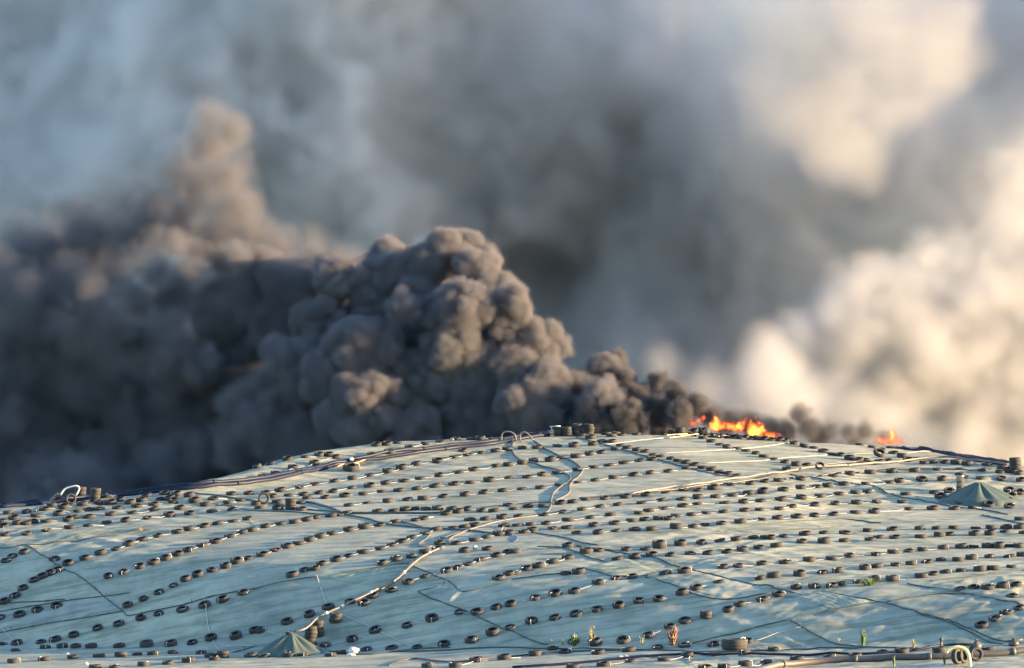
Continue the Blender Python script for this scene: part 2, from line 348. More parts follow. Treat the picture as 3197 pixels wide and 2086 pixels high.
# the broad bank of older smoke behind
def bank():
    g = np.random.default_rng(5)
    F = Field((-72, 358 + SH, 2), (84, 410 + SH, 72), 0.54)
    x, y, z = axes(F); sh = tuple(F.n)
    nA = fbm3(sh, F.size, 24, 2, 0.5, g); nB = fbm3(sh, F.size, 10, 5, 0.66, g); nC = fbm3(sh, F.size, 16, 5, 0.6, g)
    back = np.maximum(0, 14 - x) * 0.30                      # the bank swings away from the viewer to the left
    back = back + 9 * np.exp(-(((x - 4) / 10) ** 2 + ((z - 34) / 9) ** 2))
    D = sstep(y - (372 + SH) - back + 8 * nA + 5.0 * nB, -1.5, 3.0)
    D = D * np.clip(0.6 + 0.6 * nC + 0.4 * nB, 0.06, 1.9)
    # thinner where the smoke has drifted apart: towards the upper right, where the sun comes through
    zc = z - 30
    thin = np.exp(-(((x - 19) / 13) ** 2 + ((zc - 24) / 9) ** 2)) + 0.45 * np.exp(-(((x - 40) / 9) ** 2 + ((zc - 6) / 14) ** 2)) + 0.5 * np.exp(-(((x + 38) / 6) ** 2 + ((zc - 16) / 6) ** 2))
    D = D * (1 - 0.65 * np.clip(thin, 0, 1)) * (1 - 0.6 * sstep(x, -8, 28))
    edge = sstep(x, F.lo[0], F.lo[0] + 6) * (1 - sstep(x + 3 * nA, F.hi[0] - 18, F.hi[0] - 2)) * (1 - sstep(y, F.hi[1] - 6, F.hi[1])) * (1 - sstep(z + 2 * nA, F.hi[2] - 13, F.hi[2] - 1))
    D = D * edge
    m = np.exp(-(((x - 7 - 4 * nA) / 13) ** 2 + ((zc - 5.5 - 3 * nA) / 10) ** 2)) * np.clip(0.8 + 0.7 * nC, 0, 1.5)
    m = np.clip(m, 0, 1)
    return F, (D * (1 - 0.96 * m)).astype(np.float32), (D * m).astype(np.float32)
F, D, D2 = bank()
tag(make_volume('brown_smoke', D2, tuple(F.lo), tuple(F.hi), mat_smoke('hazy_brown_smoke', (0.22, 0.20, 0.19), 0.8, 0.0, 2.0)), 'hazy brown smoke behind the plume above the fire', 'smoke')
print('bank', D.shape, D.size, time.time() - t0)
tag(make_volume('smoke_bank', D, tuple(F.lo), tuple(F.hi), mat_smoke('smoke_bank', (0.865, 0.85, 0.858), 0.8, 0.0, 2.0)), 'broad blue grey smoke bank filling the background', 'smoke')

# pale steam and smoke on the right, in the sun
def steam():
    g = np.random.default_rng(9)
    F = Field((2, 325 + SH, 14), (46, 374 + SH, 60), 0.37)
    nz = fbm3(tuple(F.n), F.size, 5, 6, 0.6, g) * 0.5
    n2 = fbm3(tuple(F.n), F.size, 12, 5, 0.55, g)
    for p in [(2385, 1085, 50, 330), (2390, 1150, 80, 330), (2395, 1230, 115, 330), (2330, 1260, 80, 330), (2470, 1270, 90, 330)]:
        c, r = w(p); billow(F, c, r, nz, g, 1, 0.7, 14)
    A = F.S.copy(); F.S[:] = -9
    for p in [(2620, 1190, 70, 333), (2640, 1290, 100, 332), (2740, 1330, 90, 332), (2560, 1320, 80, 331), (2850, 1400, 90, 331), (3000, 1440, 90, 331), (2060, 1150, 70, 337), (2200, 1230, 90, 335)]:
        c, r = w(p); billow(F, c, r, nz, g, 1, 0.35, 10)
    B = F.S.copy(); F.S[:] = -9
    for p in [(2640, 960, 110, 347.0), (2760, 930, 110, 348.7), (2900, 930, 120, 350.7), (2620, 1080, 150, 346.7), (2800, 1100, 200, 349.3), (3000, 1050, 200, 352.1), (3080, 880, 120, 353.3), (3130, 740, 110, 354.0), (3210, 640, 120, 355.1), (3230, 520, 90, 355.4), (3250, 820, 150, 355.7), (3200, 1050, 200, 355.0), (3000, 1250, 200, 352.1), (3250, 1250, 220, 355.7), (2900, 820, 80, 350.7), (2750, 1250, 180, 348.6), (3100, 1400, 200, 353.6), (2560, 1200, 100, 345.9), (2480, 1080, 90, 344.7), (2700, 900, 90, 347.9), (2820, 900, 110, 349.6), (2980, 860, 110, 351.9), (3160, 900, 150, 354.4), (2700, 1060, 140, 347.9), (2900, 1160, 170, 350.7), (3080, 1200, 180, 353.3), (3180, 560, 100, 354.7), (3260, 420, 90, 355.9)]:
        c, r = w(p); billow(F, c, r, nz, g, 2, 0.4, 16, 5)
    C = F.S.copy(); F.S[:] = -9
    for p in [(2330, 70, 150, 362), (2480, 120, 170, 361), (2700, 40, 190, 361), (2880, 140, 170, 362), (2450, 290, 130, 361), (2620, 260, 150, 362), (2230, 190, 120, 362), (2800, 300, 120, 363), (2580, -60, 180, 362), (2620, 420, 110, 362), (2150, 40, 150, 362), (2080, 180, 110, 362), (2340, 240, 120, 361)]:
        c, r = w(p); billow(F, c, r, nz, g, 1, 1.7, 12)
    E_ = F.S
    DA = (0.38 * sstep(A, -0.9, 2.0)).astype(np.float32)
    D = np.maximum(0.0 * A, 0.16 * sstep(B, -0.5, 2.0))
    D = np.maximum(D, 0.7 * sstep(C, -0.5, 2.4) * np.clip(0.9 + 0.2 * n2, 0.5, 1.4))
    D = np.maximum(D, 0.14 * sstep(E_, -1.8, 3.0) * np.clip(0.9 + 0.5 * nz, 0.1, 1.8))
    D = D * (1 - sstep(A, -1.0, 0.5))
    x, y, z = axes(F)
    tp = lambda q, lo_, hi_, m_: sstep(q, lo_, lo_ + m_) * (1 - sstep(q, hi_ - m_, hi_))
    D = D * tp(x, F.lo[0], F.hi[0], 4) * tp(y, F.lo[1], F.hi[1], 2) * tp(z, F.lo[2], F.hi[2], 3)
    return F, D.astype(np.float32), DA
F, D, DA = steam()
k0 = np.nonzero(DA.max(axis=(1, 2)) > 0)[0]; k1 = np.nonzero(DA.max(axis=(0, 2)) > 0)[0]; k2 = np.nonzero(DA.max(axis=(0, 1)) > 0)[0]
s0, s1, s2 = slice(k0[0], k0[-1] + 1), slice(k1[0], k1[-1] + 1), slice(k2[0], k2[-1] + 1)
la = F.lo + F.vox * np.array((k0[0], k1[0], k2[0])); ha = F.lo + F.vox * np.array((k0[-1], k1[-1], k2[-1]))
tag(make_volume('white_smoke', DA[s0, s1, s2], tuple(la), tuple(ha), mat_smoke('white_steam', (0.52, 0.54, 0.58), 1.2, 0.0, 2.919)), 'bright white steam column just right of the flames', 'smoke')
print('steam', D.shape, D.size, time.time() - t0)
tag(make_volume('white_smoke', D, tuple(F.lo), tuple(F.hi), mat_smoke('white_smoke', (0.46, 0.485, 0.53), 1.2, 0.0, 2.919)), 'pale cream smoke mass at the right edge and top', 'smoke')
# flames on the crest
def fire(name, label, c9, tongues, Y):
    g = np.random.default_rng(31)
    q = [px_(c9, x, y) for x, y, r, h in tongues]
    us = [a for a, b in q]; vs2 = [b for a, b in q]
    lo = at(min(us) - 14, max(vs2) + 10, Y); hi = at(max(us) + 14, min(vs2) - 50, Y)
    F = Field((lo.x, Y - .6, lo.z), (hi.x, Y + .6, hi.z), 0.04)
    nz = fbm3(tuple(F.n), F.size, 0.5, 4, 0.7, g)
    for (a, b), (x, y, r, h) in zip(q, tongues):
        for k in range(5):
            t = k / 4; p = at(a + g.uniform(-2, 2) - 3 * t, b - 0.85 * h * t, Y + g.uniform(-.15, .15)); F.puff((p.x, p.y, p.z), 1.35 * r / FPX * Y * (1 - .75 * t), nz, 0.9, 1.5)
    D = sstep(F.S, -0.06, 0.2) * np.clip(.72 + .45 * nz, .05, 1.3)
    m = bpy.data.materials.new('flame'); m.use_nodes = True; n = m.node_tree.nodes; l = m.node_tree.links; n.remove(n['Principled BSDF'])
    pv = n.new('ShaderNodeVolumePrincipled'); pv.inputs['Density'].default_value = 5.0; pv.inputs['Color'].default_value = (.06, .04, .03, 1)
    at_ = n.new('ShaderNodeAttribute'); at_.attribute_name = 'density'
    cr_ = n.new('ShaderNodeValToRGB'); l.new(at_.outputs['Fac'], cr_.inputs[0]); e = cr_.color_ramp.elements
    e[0].position = 0.05; e[0].color = (1, .03, .004, 1); e[1].position = 1.0; e[1].color = (1, .55, .10, 1); k = e.new(.55); k.color = (1, .16, .012, 1)
    l.new(cr_.outputs[0], pv.inputs['Emission Color'])
    ml = n.new('ShaderNodeMath'); ml.operation = 'POWER'; l.new(at_.outputs['Fac'], ml.inputs[0]); ml.inputs[1].default_value = 1.6
    m2 = n.new('ShaderNodeMath'); m2.operation = 'MULTIPLY'; l.new(ml.outputs[0], m2.inputs[0]); m2.inputs[1].default_value = 1.4
    l.new(m2.outputs[0], pv.inputs['Emission Strength']); l.new(pv.outputs[0], n['Material Output'].inputs['Volume'])
    o = make_volume(name, D.astype(np.float32), tuple(F.lo), tuple(F.hi), m); tag(o, label, 'fire')
def px_(c, x, y):
    o = {9: (2050, 1250, 400 / 2380), 4: (2400, 1250, 797 / 2380)}[c]; return o[0] + x * o[2], o[1] + y * o[2]
Yf = hit(2230, 1362).y + 1.0
fire('flames', 'bright orange flames over the burning tyre heap on the crest', 9, [(600, 520, 6, 20), (640, 530, 5, 12), (740, 470, 5, 12), (800, 420, 5, 8), (980, 555, 7, 10), (1040, 535, 10, 20), (1100, 525, 11, 22), (1170, 530, 10, 16), (1250, 545, 9, 13), (1330, 560, 7, 8),
      (1400, 600, 7, 10), (1470, 600, 9, 14), (1540, 600, 10, 18), (1620, 620, 10, 22), (1680, 610, 11, 26), (1740, 620, 11, 22), (1780, 650, 9, 10), (1830, 650, 10, 18), (1890, 640, 9, 16), (1950, 670, 7, 10), (2000, 690, 5, 5), (2040, 705, 5, 6), (2110, 725, 5, 8), (2160, 715, 4, 4), (2210, 730, 4, 4), (1610, 420, 7, 12)], Yf)
Yf2 = hit(2765, 1400).y + 0.6
fire('flames', 'small orange fire farther right on the crest', 4, [(1000, 425, 6, 6), (1040, 425, 8, 14), (1080, 425, 9, 18), (1110, 425, 9, 18), (1150, 428, 8, 10), (1190, 430, 6, 5)], Yf2)
print('total', time.time() - _T0)
# ------------------------------------------------------------------ materials of the things
M_RUB = []
for i_, c_ in enumerate([(0.020, 0.0203, 0.021), (0.027, 0.0265, 0.026), (0.015, 0.016, 0.0175)]):
    M_RUB.append(mat_plain('rubber', c_, 0.8, 0.45, 5.0, 0, 0.3))
M_ROPE = mat_plain('rope', (0.38, 0.365, 0.345), 0.8, 0.12, 20)
M_TAN = mat_plain('tan_hose', (0.115, 0.102, 0.085), 0.55, 0.25, 3)
M_GREY = mat_plain('grey_hose', (0.085, 0.083, 0.08), 0.6, 0.25, 3)
M_BLK = mat_plain('black_pipe', (0.010, 0.016, 0.034), 0.45, 0.3, 2)
M_BLK.node_tree.nodes['Principled BSDF'].inputs['Specular IOR Level'].default_value = 0.12
M_DARK = mat_plain('dark_hose', (0.035, 0.036, 0.036), 0.5, 0.3, 3)
M_SEAM = mat_plain('seam', (0.040, 0.055, 0.055), 0.85, 0.4, 4)
M_PIPE = mat_plain('dusty_pipe', (0.055, 0.053, 0.052), 0.6, 0.25, 2)
M_STEEL = mat_plain('steel', (0.42, 0.43, 0.44), 0.28, 0.2, 4, 0.9)
M_WHITE = mat_plain('white_plastic', (0.5, 0.5, 0.49), 0.5, 0.1, 6)
M_BLUE = mat_plain('pale_blue_plastic', (0.17, 0.21, 0.25), 0.4, 0.1, 6)
M_WOOD = mat_plain('wood', (0.50, 0.37, 0.22), 0.7, 0.3, 3)
M_YEL = mat_plain('yellow_hose', (0.55, 0.47, 0.22), 0.5, 0.15, 6)
M_ORG = mat_plain('orange_pole', (0.50, 0.24, 0.13), 0.5, 0.2, 6)
M_GREEN = mat_plain('green_leaf', (0.055, 0.10, 0.02), 0.6, 0.4, 3)
M_STRAW = mat_plain('straw', (0.17, 0.16, 0.07), 0.7, 0.3, 3)
M_PINK = mat_plain('dry_red_weed', (0.20, 0.115, 0.085), 0.7, 0.3, 3)
M_CONE = mat_plain('green_sheet', (0.042, 0.066, 0.056), 0.7, 0.3, 0.8, 0, 0.3)

CROP = {1: (0, 1250, 800 / 2380), 2: (800, 1250, 800 / 2380), 3: (1600, 1250, 800 / 2380), 4: (2400, 1250, 797 / 2380),
        5: (0, 1640, 800 / 2380), 6: (800, 1640, 800 / 2380), 7: (1600, 1640, 800 / 2380), 8: (2400, 1640, 797 / 2380), 9: (2050, 1250, 400 / 2380)}
def px(c, x, y):
    o = CROP[c]; return o[0] + x * o[2], o[1] + y * o[2]
def on(c, x, y, up=0.0):
    p = hit(*px(c, x, y)); return Vector((p.x, p.y, p.z + up))

# ------------------------------------------------------------------ shape makers
def tube(name, pts, rad, mat, parent=None, seg=8, closed=False, rads=None):
    pts = [Vector(p) for p in pts]; n = len(pts); vs_, fs = [], []
    up = Vector((0, 0, 1)); prev = None
    for i, p in enumerate(pts):
        if closed: t = pts[(i + 1) % n] - pts[i - 1]
        else: t = pts[min(i + 1, n - 1)] - pts[max(i - 1, 0)]
        t = t.normalized() if t.length > 1e-9 else Vector((1, 0, 0))
        if prev is None:
            a = up if abs(t.dot(up)) < 0.9 else Vector((0, 1, 0)); s = t.cross(a).normalized()
        else:
            s = (prev - t * prev.dot(t)); s = s.normalized() if s.length > 1e-6 else t.orthogonal().normalized()
        prev = s; b = s.cross(t).normalized(); r = rads[i] if rads else rad
        for k in range(seg):
            w_ = 2 * math.pi * k / seg; vs_.append(p + (s * math.cos(w_) + b * math.sin(w_)) * r)
    m = n if closed else n - 1
    for i in range(m):
        for k in range(seg):
            a, b_ = i * seg, ((i + 1) % n) * seg
            fs.append((a + k, a + (k + 1) % seg, b_ + (k + 1) % seg, b_ + k))
    if not closed:
        fs.append(tuple(range(seg - 1, -1, -1))); fs.append(tuple((n - 1) * seg + k for k in range(seg)))
    return mesh_obj(name, vs_, fs, mat, parent)
def spline(ctrl, step=0.35):
    c = [Vector(p) for p in ctrl]; out = []
    if len(c) == 2: c.insert(1, (c[0] + c[1]) / 2)
    q = [2 * c[0] - c[1]] + c + [2 * c[-1] - c[-2]]
    for i in range(1, len(q) - 2):
        n = max(2, int((q[i + 1] - q[i]).length / step)); 
        for k in range(n):
            t = k / n
            out.append(0.5 * ((2 * q[i]) + (q[i + 1] - q[i - 1]) * t + (2 * q[i - 1] - 5 * q[i] + 4 * q[i + 1] - q[i + 2]) * t * t + (3 * q[i] - q[i - 1] - 3 * q[i + 1] + q[i + 2]) * t ** 3))
    out.append(c[-1]); return out
def laid(c, pts, rad, follow=1.0, lift=0.0, step=0.35):      # a line lying on the mound through measured points; c = crop, or points carry their own crop
    P = [on(*p) if len(p) == 3 else on(c, *p) for p in pts]
    S = spline(P, step); out = []
    for p in S:
        g = ground_z(p.x, p.y) + rad * 0.85 + lift; out.append(Vector((p.x, p.y, g)))
    return out
def lathe(name, prof, mat, parent=None, seg=20, M=None):
    vs_, fs = [], []; n = len(prof)
    for k in range(seg):
        a = 2 * math.pi * k / seg
        for r, z in prof: v = Vector((r * math.cos(a), r * math.sin(a), z)); vs_.append(M @ v if M else v)
    for k in range(seg):
        for i in range(n - 1):
            a, b = k * n + i, ((k + 1) % seg) * n + i; fs.append((a, b, b + 1, a + 1))
    return mesh_obj(name, vs_, fs, mat, parent)

# ------------------------------------------------------------------ tyres
def tyre_mesh(R0, Wd, mat, worn):
    h = Wd / 2
    prof = [(R0 * .60, -h * .62), (R0 * .63, -h * .86), (R0 * .80, -h * 1.0), (R0 * .90, -h * .95), (R0 * .965, -h * .74), (R0, -h * .45), (R0, -h * .38), (R0 * .975, -h * .36), (R0 * .975, -h * .26), (R0, -h * .24),
            (R0, h * .24), (R0 * .975, h * .26), (R0 * .975, h * .36), (R0, h * .38), (R0, h * .45), (R0 * .965, h * .74), (R0 * .90, h * .95), (R0 * .80, h * 1.0), (R0 * .63, h * .86), (R0 * .60, h * .62),
            (R0 * .66, h * .60), (R0 * .90, h * .62), (R0 * .92, 0), (R0 * .90, -h * .62), (R0 * .66, -h * .60)]
    seg = 22; n = len(prof); vs_, fs = [], []; g = random.Random(worn)
    ph, am = g.uniform(0, 6), g.uniform(0, 0.03)
    for k in range(seg):
        a = 2 * math.pi * k / seg; q = 1 + am * math.sin(2 * a + ph)
        for r, z in prof: vs_.append((r * q * math.cos(a), r / q * math.sin(a), z + h))
    for k in range(seg):
        for i in range(n):
            j = (i + 1) % n; a, b = k * n, ((k + 1) % seg) * n; fs.append((a + i, b + i, b + j, a + j))
    me = bpy.data.meshes.new('tyre'); me.from_pydata(vs_, [], fs); me.polygons.foreach_set('use_smooth', [True] * len(me.polygons)); me.materials.append(mat); me.update()
    return me, vs_, fs
TY = [tyre_mesh(0.300, 0.185, M_RUB[0], 1), tyre_mesh(0.310, 0.205, M_RUB[1], 2), tyre_mesh(0.290, 0.170, M_RUB[2], 3), tyre_mesh(0.315, 0.230, M_RUB[0], 4), tyre_mesh(0.305, 0.195, M_RUB[2], 5)]
THK = [0.185, 0.205, 0.170, 0.230, 0.195]
def tie_mesh(R0, Wd):
    h = Wd / 2 + 0.008; a, b = R0 * .57, R0 + 0.012; loop = [(a, -h * .2 + Wd / 2), (a, h + Wd / 2), (R0 * .8, h + Wd / 2 + .012), (b - .02, h * .95 + Wd / 2), (b, Wd / 2), (b - .01, Wd / 2 - h * .9), (R0 * .8, Wd / 2 - h)]
    P = [Vector((r, 0.01 * (i % 2), z)) for i, (r, z) in enumerate(loop)]
    o = tube('rope_tie', P, 0.016, M_ROPE, seg=4, closed=True); m = o.data; bpy.data.objects.remove(o); return m
TIE = [tie_mesh(v[1][5 * 1][0] if False else r, t) for v, r, t in zip(TY, (0.300, 0.310, 0.290, 0.315, 0.305), THK)]
TYRES = []
def place_tyre(pos, nrm, k, spin, label=None, cat='tyre', group=None, scale=(1, 1, 1), tie=None, stuff=None):
    q = nrm.to_track_quat('Z', 'Y').to_matrix().to_4x4() @ Matrix.Rotation(spin, 4, 'Z')
    M = Matrix.Translation(pos) @ q @ Matrix.Diagonal((*scale, 1))
    if stuff is not None: stuff.append((k, M)); return None
    o = link(bpy.data.objects.new('tyre', TY[k][0])); o.matrix_world = M
    tag(o, label, cat, group)
    if tie is not None:
        t = link(bpy.data.objects.new('rope_tie', TIE[k]), o); t.matrix_parent_inverse = Matrix.Identity(4); t.rotation_euler = (0, 0, tie - spin)
    TYRES.append(o)
    return o
ORD = ['first', 'second', 'third', 'fourth', 'fifth', 'sixth', 'seventh', 'eighth', 'ninth', 'tenth', 'eleventh', 'twelfth', 'thirteenth', 'fourteenth', 'fifteenth', 'sixteenth', 'seventeenth', 'eighteenth']
STUFF = []; PLACED = []
gt = random.Random(3)
def set_tyre(c, x, y, label=None, group=None, size=1.0, force=False, k=None, thick=None, tilt=0.11):
    u, v = px(c, x, y)
    if not force and any((u - a) ** 2 + ((v - b) * 1.6) ** 2 < 13 ** 2 for a, b in PLACED): return None
    PLACED.append((u, v))
    k = gt.randrange(5) if k is None else k
    p0 = hit(u, v); ppm = FPX / p0.y
    th = (thick or gt.uniform(0.72, 1.22)) 
    p = hit(u, v + THK[k] * size * th * 0.42 * ppm)
    n = (ground_n(p.x, p.y, 0.5) + Vector((gt.uniform(-tilt, tilt), gt.uniform(-tilt, tilt), 0))).normalized()
    p.z += 0.0
    s = size * gt.uniform(0.88, 1.12)
    tie = gt.choice([None, None, 0.3, -0.5, -1.4, -1.9, 0.9])
    place_tyre(p - n * 0.012, n, k, gt.uniform(0, 6.28), label, 'tyre', group, (s, s, s * th), tie, STUFF if label is None else None)
    return p
ROPES = 0
def row(c, desc, pts, rope=True, group=None, lab='tyre'):
    """one roped row of tyres; desc names the row, the tyres are counted from its left end"""
    pts = sorted([(q if len(q) == 3 else (c, *q)) for q in pts], key=lambda q: px(*q)[0])
    got = []
    for q in pts:
        got.append(q)
    n = len(got); hits_ = []
    for i, q in enumerate(got):
        L = None
        if desc:
            if n == 1: L = f'{lab} {desc}'
            elif i == 0: L = f'leftmost {lab} {desc}'
            elif i == n - 1: L = f'rightmost {lab} {desc}'
            else: L = f'{ORD[i]} {lab} from left {desc}'
        p = set_tyre(*q, label=L, group=group if desc else None)
        hits_.append(p)
    if rope:
        P = [h for h in hits_ if h is not None]
        run = []
        def flush(run):
            if len(run) < 2: return
            Q = []
            for a, b in zip(run[:-1], run[1:]):
                for t in (0, .33, .66):
                    x, y = a.x + (b.x - a.x) * t, a.y + (b.y - a.y) * t; Q.append(Vector((x, y, ground_z(x, y) + (0.09 if t == 0 else 0.035))))
            Q.append(run[-1] + Vector((0, 0, .08)))
            e = (run[-1] - run[-2]).normalized() * gt.uniform(.4, .9); x, y = run[-1].x + e.x, run[-1].y + e.y; Q.append(Vector((x, y, ground_z(x, y) + .03)))
            LINES.append((Q, 0.013, M_ROPE, desc, 'rope'))
        for h in P:
            if run and (h - run[-1]).length > 6.5: flush(run); run = []
            run.append(h)
        flush(run)
LINES = []

G_ROW = 'tyres roped in rows on the sheet'
# rows of the upper cap (beyond the 300 that show largest)
row(1, None, [(78, 1040), (248, 1030), (415, 1010), (590, 985), (765, 962), (1025, 945), (1210, 942), (1312, 920)])
row(1, None, [(478, 968), (915, 948), (1110, 920), (1365, 882), (1490, 915), (1530, 862), (1640, 862), (1580, 905), (1635, 900), (1760, 880), (2150, 865), (2310, 860), (990, 862), (2230, 925)], rope=False)
row(1, None, [(335, 1068), (545, 1048), (725, 1028), (820, 1013), (920, 1005), (1090, 997), (1270, 978), (1428, 962), (1605, 940), (1805, 927), (1980, 912)])
row(1, None, [(160, 1135), (310, 1120), (430, 1120), (240, 1138), (632, 1097), (690, 1078), (825, 1077), (1030, 1055), (1232, 1040), (1430, 1010), (1670, 995), (1908, 965), (2120, 945)])
row(1, None, [(10, 1130), (130, 1087)], rope=False)
row(2, None, [(10, 610), (130, 583), (290, 540), (455, 520), (585, 500), (670, 498)], rope=False)
row(2, None, [(60, 705), (180, 678), (375, 655), (340, 620), (540, 577), (735, 525)])
row(2, None, [(945, 538), (1070, 500), (1235, 480), (1418, 437), (1570, 400)])
row(2, None, [(1120, 410), (1215, 400), (1315, 390), (1710, 380), (1855, 358), (1995, 357), (2080, 352), (2200, 357), (2350, 350)], rope=False)
row(2, None, [(2225, 465), (2085, 482), (1965, 505), (1835, 525), (1685, 557), (1490, 587), (1350, 623), (1220, 655), (1050, 695), (893, 718), (725, 747), (545, 777), (400, 808), (225, 832), (90, 853)])
row(2, None, [(1920, 462), (2330, 450)], rope=False)
row(2, None, [(3, 195, 555), (3, 90, 575), (3, 355, 550), (3, 455, 532), (3, 590, 517), (3, 715, 493), (3, 825, 480), (2340, 592), (2225, 605), (2020, 640), (1878, 667), (1700, 692), (1518, 723), (1372, 745), (1203, 763), (1055, 790), (880, 812), (715, 840), (585, 855), (440, 870), (302, 880)])
row(2, None, [(2345, 715), (2165, 737), (1987, 760), (1840, 775), (1660, 795), (1495, 818), (1328, 833), (1163, 843), (995, 865), (823, 882), (640, 898), (475, 905), (3, 140, 708), (3, 275, 685), (3, 420, 670), (3, 600, 640), (3, 755, 617), (3, 895, 600), (3, 1035, 578), (3, 1180, 557)])
row(2, None, [(2290, 835), (2115, 853), (1940, 870), (1738, 890), (1553, 908), (1405, 920), (1222, 930), (1030, 948), (862, 970), (3, 90, 820), (3, 260, 808), (3, 435, 783), (3, 605, 757), (3, 768, 737), (3, 938, 712), (3, 1125, 690), (3, 1278, 667), (3, 1445, 655)])
row(2, None, [(195, 940), (410, 945), (200, 998), (35, 993), (420, 1008), (0, 955), (150, 885)], rope=False)
row(2, None, [(845, 1040), (1130, 1030), (1278, 1023), (1385, 1010), (1470, 1005), (1575, 1007), (1685, 1000), (1820, 1003), (1960, 1005), (1875, 1028), (1762, 1048), (2090, 1017), (2210, 1022), (2340, 970), (3, 15, 1005)], rope=False)
row(3, None, [(90, 437), (230, 435), (415, 418), (570, 415), (745, 400), (725, 340), (640, 320), (870, 310), (960, 300), (1010, 318), (1150, 312), (920, 325), (920, 380), (830, 378)], rope=False)
row(3, None, [(1005, 415), (1068, 435), (1155, 455), (1235, 470), (1310, 500), (1375, 515), (1470, 537), (1540, 557), (1610, 573), (1690, 595), (1765, 622), (1850, 637), (1920, 663), (2000, 675), (2085, 692)], rope=False)
row(3, None, [(960, 450), (1295, 545), (1618, 627)], rope=False)
row(3, None, [(1770, 345), (1845, 378), (1925, 407), (1990, 425), (2085, 445), (2170, 465), (2260, 487), (2335, 517), (4, 45, 545), (4, 150, 572), (4, 255, 592), (4, 355, 595)], rope=False)
row(3, None, [(145, 980), (285, 978), (445, 950), (560, 937), (680, 918), (855, 905), (1050, 893), (1245, 873), (1425, 853), (1590, 828), (1725, 828), (1865, 808), (2030, 782), (2210, 767), (2345, 748), (4, 90, 742), (4, 295, 727), (4, 605, 700), (4, 755, 680), (4, 945, 668), (4, 1147, 658), (4, 1362, 652), (4, 1575, 642), (4, 1785, 637), (4, 1990, 647), (4, 2155, 665)], rope=False)
row(4, None, [(235, 395), (330, 420), (420, 440), (510, 472), (585, 498), (665, 507), (750, 535), (835, 553), (895, 555), (170, 635)], rope=False)
row(4, None, [(850, 410), (965, 432), (1048, 458), (1165, 488), (1245, 517), (1370, 538), (1300, 555)], rope=False)
row(4, None, [(1035, 568), (1115, 560), (960, 580), (870, 585), (1450, 578), (1530, 575), (1640, 575), (1745, 577), (1850, 585), (2035, 595), (2330, 675), (2230, 650), (2180, 630)], rope=False)
row(3, None, [(60, 1075), (295, 1060), (465, 1033), (645, 1007), (805, 985), (980, 962), (1200, 950), (1385, 922), (1572, 915), (1720, 893), (1885, 890), (2045, 878), (2195, 858), (2330, 840), (4, 135, 830), (4, 297, 808), (4, 452, 802), (4, 550, 790), (4, 700, 775), (4, 903, 773), (4, 1125, 762), (4, 1217, 745), (4, 1425, 735), (4, 1617, 727), (4, 1830, 715), (4, 1975, 720), (4, 2170, 727), (4, 2350, 738)])
row(3, None, [(2, 1985, 1107), (2, 2130, 1097), (2, 2285, 1080), (50, 1157), (170, 1145), (310, 1140), (515, 1108), (720, 1083), (910, 1058), (1178, 1042), (1265, 1020), (1405, 1000), (1583, 977), (1717, 957), (1975, 950), (2145, 937), (2305, 930), (4, 115, 920), (4, 303, 900), (4, 478, 890), (4, 657, 868), (4, 807, 857), (4, 920, 848)])
row(2, None, [(85, 1165), (228, 1142), (355, 1125), (475, 1105), (550, 1085), (695, 1070), (770, 1063), (1, 2300, 1097), (1, 2165, 1120), (1, 2023, 1140)])
row(1, None, [(992, 1130), (1170, 1110), (1370, 1090), (1572, 1062), (1763, 1045), (1968, 1025), (2155, 1012)])
